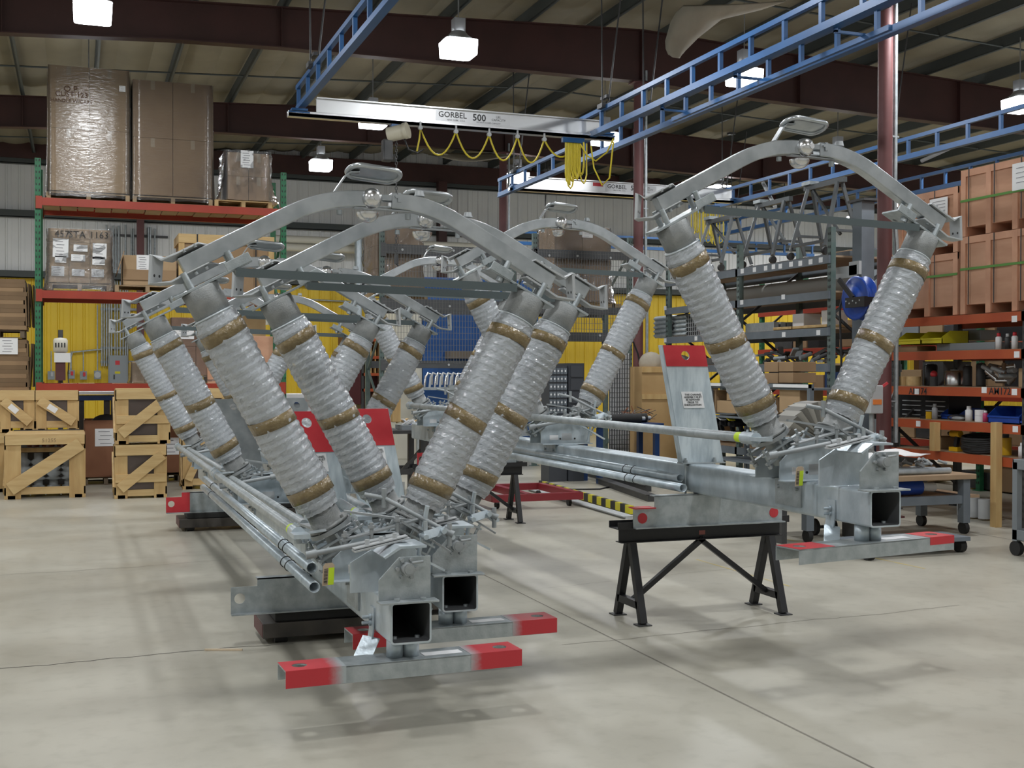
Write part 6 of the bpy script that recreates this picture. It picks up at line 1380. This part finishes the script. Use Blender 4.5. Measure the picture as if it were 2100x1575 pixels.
q = at(1838, 925, Y=YK+.2); sheet('large white paper sheet draped on the parts on the workbench', q.x+.05, YK+.36, zt_+.16, .62, .55, .15, 1)
t2 = thing('pipe_bundle', 'bundle of galvanized pipes with clamps on the workbench', 'pipes'); q = at(1950, 955, Y=YK+.1)
for k in range(3): MB().cyl((q.x-1.3, YK+.14+.13*k, zt_+.035), (q.x+.02-.1*k, YK+.14+.13*k, zt_+.035), .033, n=14).build('pipe', GALVB, t2)
r = random.Random(8)
for k in range(14): c = Vector((q.x-.45+.5*r.random(), YK+.18+.3*r.random(), zt_+.09+.04*r.random())); d = Vector((r.uniform(-1, 1), r.uniform(-1, 1), .3)).normalized()*.05; MB().cyl(c-d, c+d, .018, n=6).build('clamp', GALVD, t2)
t2 = thing('blue_roll', 'blue plastic wrapped roll on the lower shelf of the workbench', 'roll'); q = at(1880, 1003, Y=YK+.1); MB().cyl((q.x-.25, YK+.25, .51), (q.x+.15, YK+.25, .51), .09, n=14).build('roll', BLUE2, t2); MB().cyl((q.x+.15, YK+.25, .51), (q.x+.35, YK+.25, .5), .05, n=12).build('white_end', WHITE, t2)
# low wheeled platform behind the raised foot channel
t = thing('wheeled_platform', 'low grey wheeled platform behind the raised foot channel', 'dolly', (7.45, 9.42, 0)); MB().bb((-.62, -.16, .12), (.66, .25, .16)).build('deck', GREYB, t)
for sx, sy in ((-.54, -.19), (.62, -.06), (-.5, .2), (.55, .2)): MB().cyl((sx-.035, sy, .062), (sx+.035, sy, .062), .062, n=16).build('caster', RUBBER, t); MB().bb((sx-.03, sy-.03, .06), (sx+.03, sy+.03, .12)).build('fork', DARK, t)
t = thing('hand_truck', 'dark folded hand truck leaning under the raised switch', 'cart', (0, 0, 0)); a = at(1700, 1105, Z=.0); 
for dx in (0, .22): MB().cyl((a.x+dx, a.y+.3, .09), (a.x+dx+.04, a.y+.3, .09), .09, n=16).build('wheel', RUBBER, t); MB().bar((a.x+dx, a.y+.3, .09), (a.x+dx+.05, a.y+.5, .55), .04, .04).build('side_rail', GREYB, t)
MB().bb((a.x, a.y+.28, .07), (a.x+.26, a.y+.32, .1)).build('axle', DARK, t)
# grey service cart cut by the right edge
t = thing('service_cart', 'grey tray cart cut by the right edge', 'cart', (8.4, 8.35, 0)); GC = mat('cart_grey', (.20, .22, .235), .45); zt_ = at(2082, 950, Y=8.9).z
for x, y in ((.03, .03), (.8, .03), (.03, .65), (.8, .65)): MB().bb((x-.03, y-.03, .14), (x+.03, y+.03, zt_)).build('post', GC, t); MB().cyl((x-.025, y, .07), (x+.025, y, .07), .07, n=16).build('caster', RUBBER, t)
for z in (zt_-.02, .2): MB().bb((0, 0, z-.05), (.83, .68, z-.04)).bb((0, 0, z-.05), (.02, .68, z+.05)).bb((.81, 0, z-.05), (.83, .68, z+.05)).bb((0, 0, z-.05), (.83, .02, z+.05)).bb((0, .66, z-.05), (.83, .68, z+.05)).build('tray', GC, t, bevel=.004)
# ---------------------------------------------------------------- stock racks standing behind the shelving row
BX = 12.6
bk = y_rack('shelf_rack', 'red-beamed stock rack glimpsed behind the grey shelves', BX, 1.0, [8.2, 11.2, 14.2, 17.2, 20.2], 3.7, [2.95, 2.2, 1.45, .7], RACKRED, GREEN, WOODTOP)
r = random.Random(77); k = 0
for z in (2.96, 2.21, 1.46, .71, .02):
    y = 8.4
    while y < 19.8:
        w_ = r.uniform(.35, .8); h_ = r.uniform(.25, .55) if z < 2.9 else r.uniform(.5, .95)
        if z > 2.9 and y > 18: break
        if r.random() < .8:
            m_ = (CARD, DARK, CARD2, GREYP, NAVY, CARD, BLACK)[k % 7]
            box_thing('stock_box', 'stock box on the red-beamed rack behind the shelving row', 'box', (BX+.05, y, z), (BX+.6, y+w_-.04, z+h_), m_, .01, 'stock boxes on the back rack'); k += 1
        y += w_
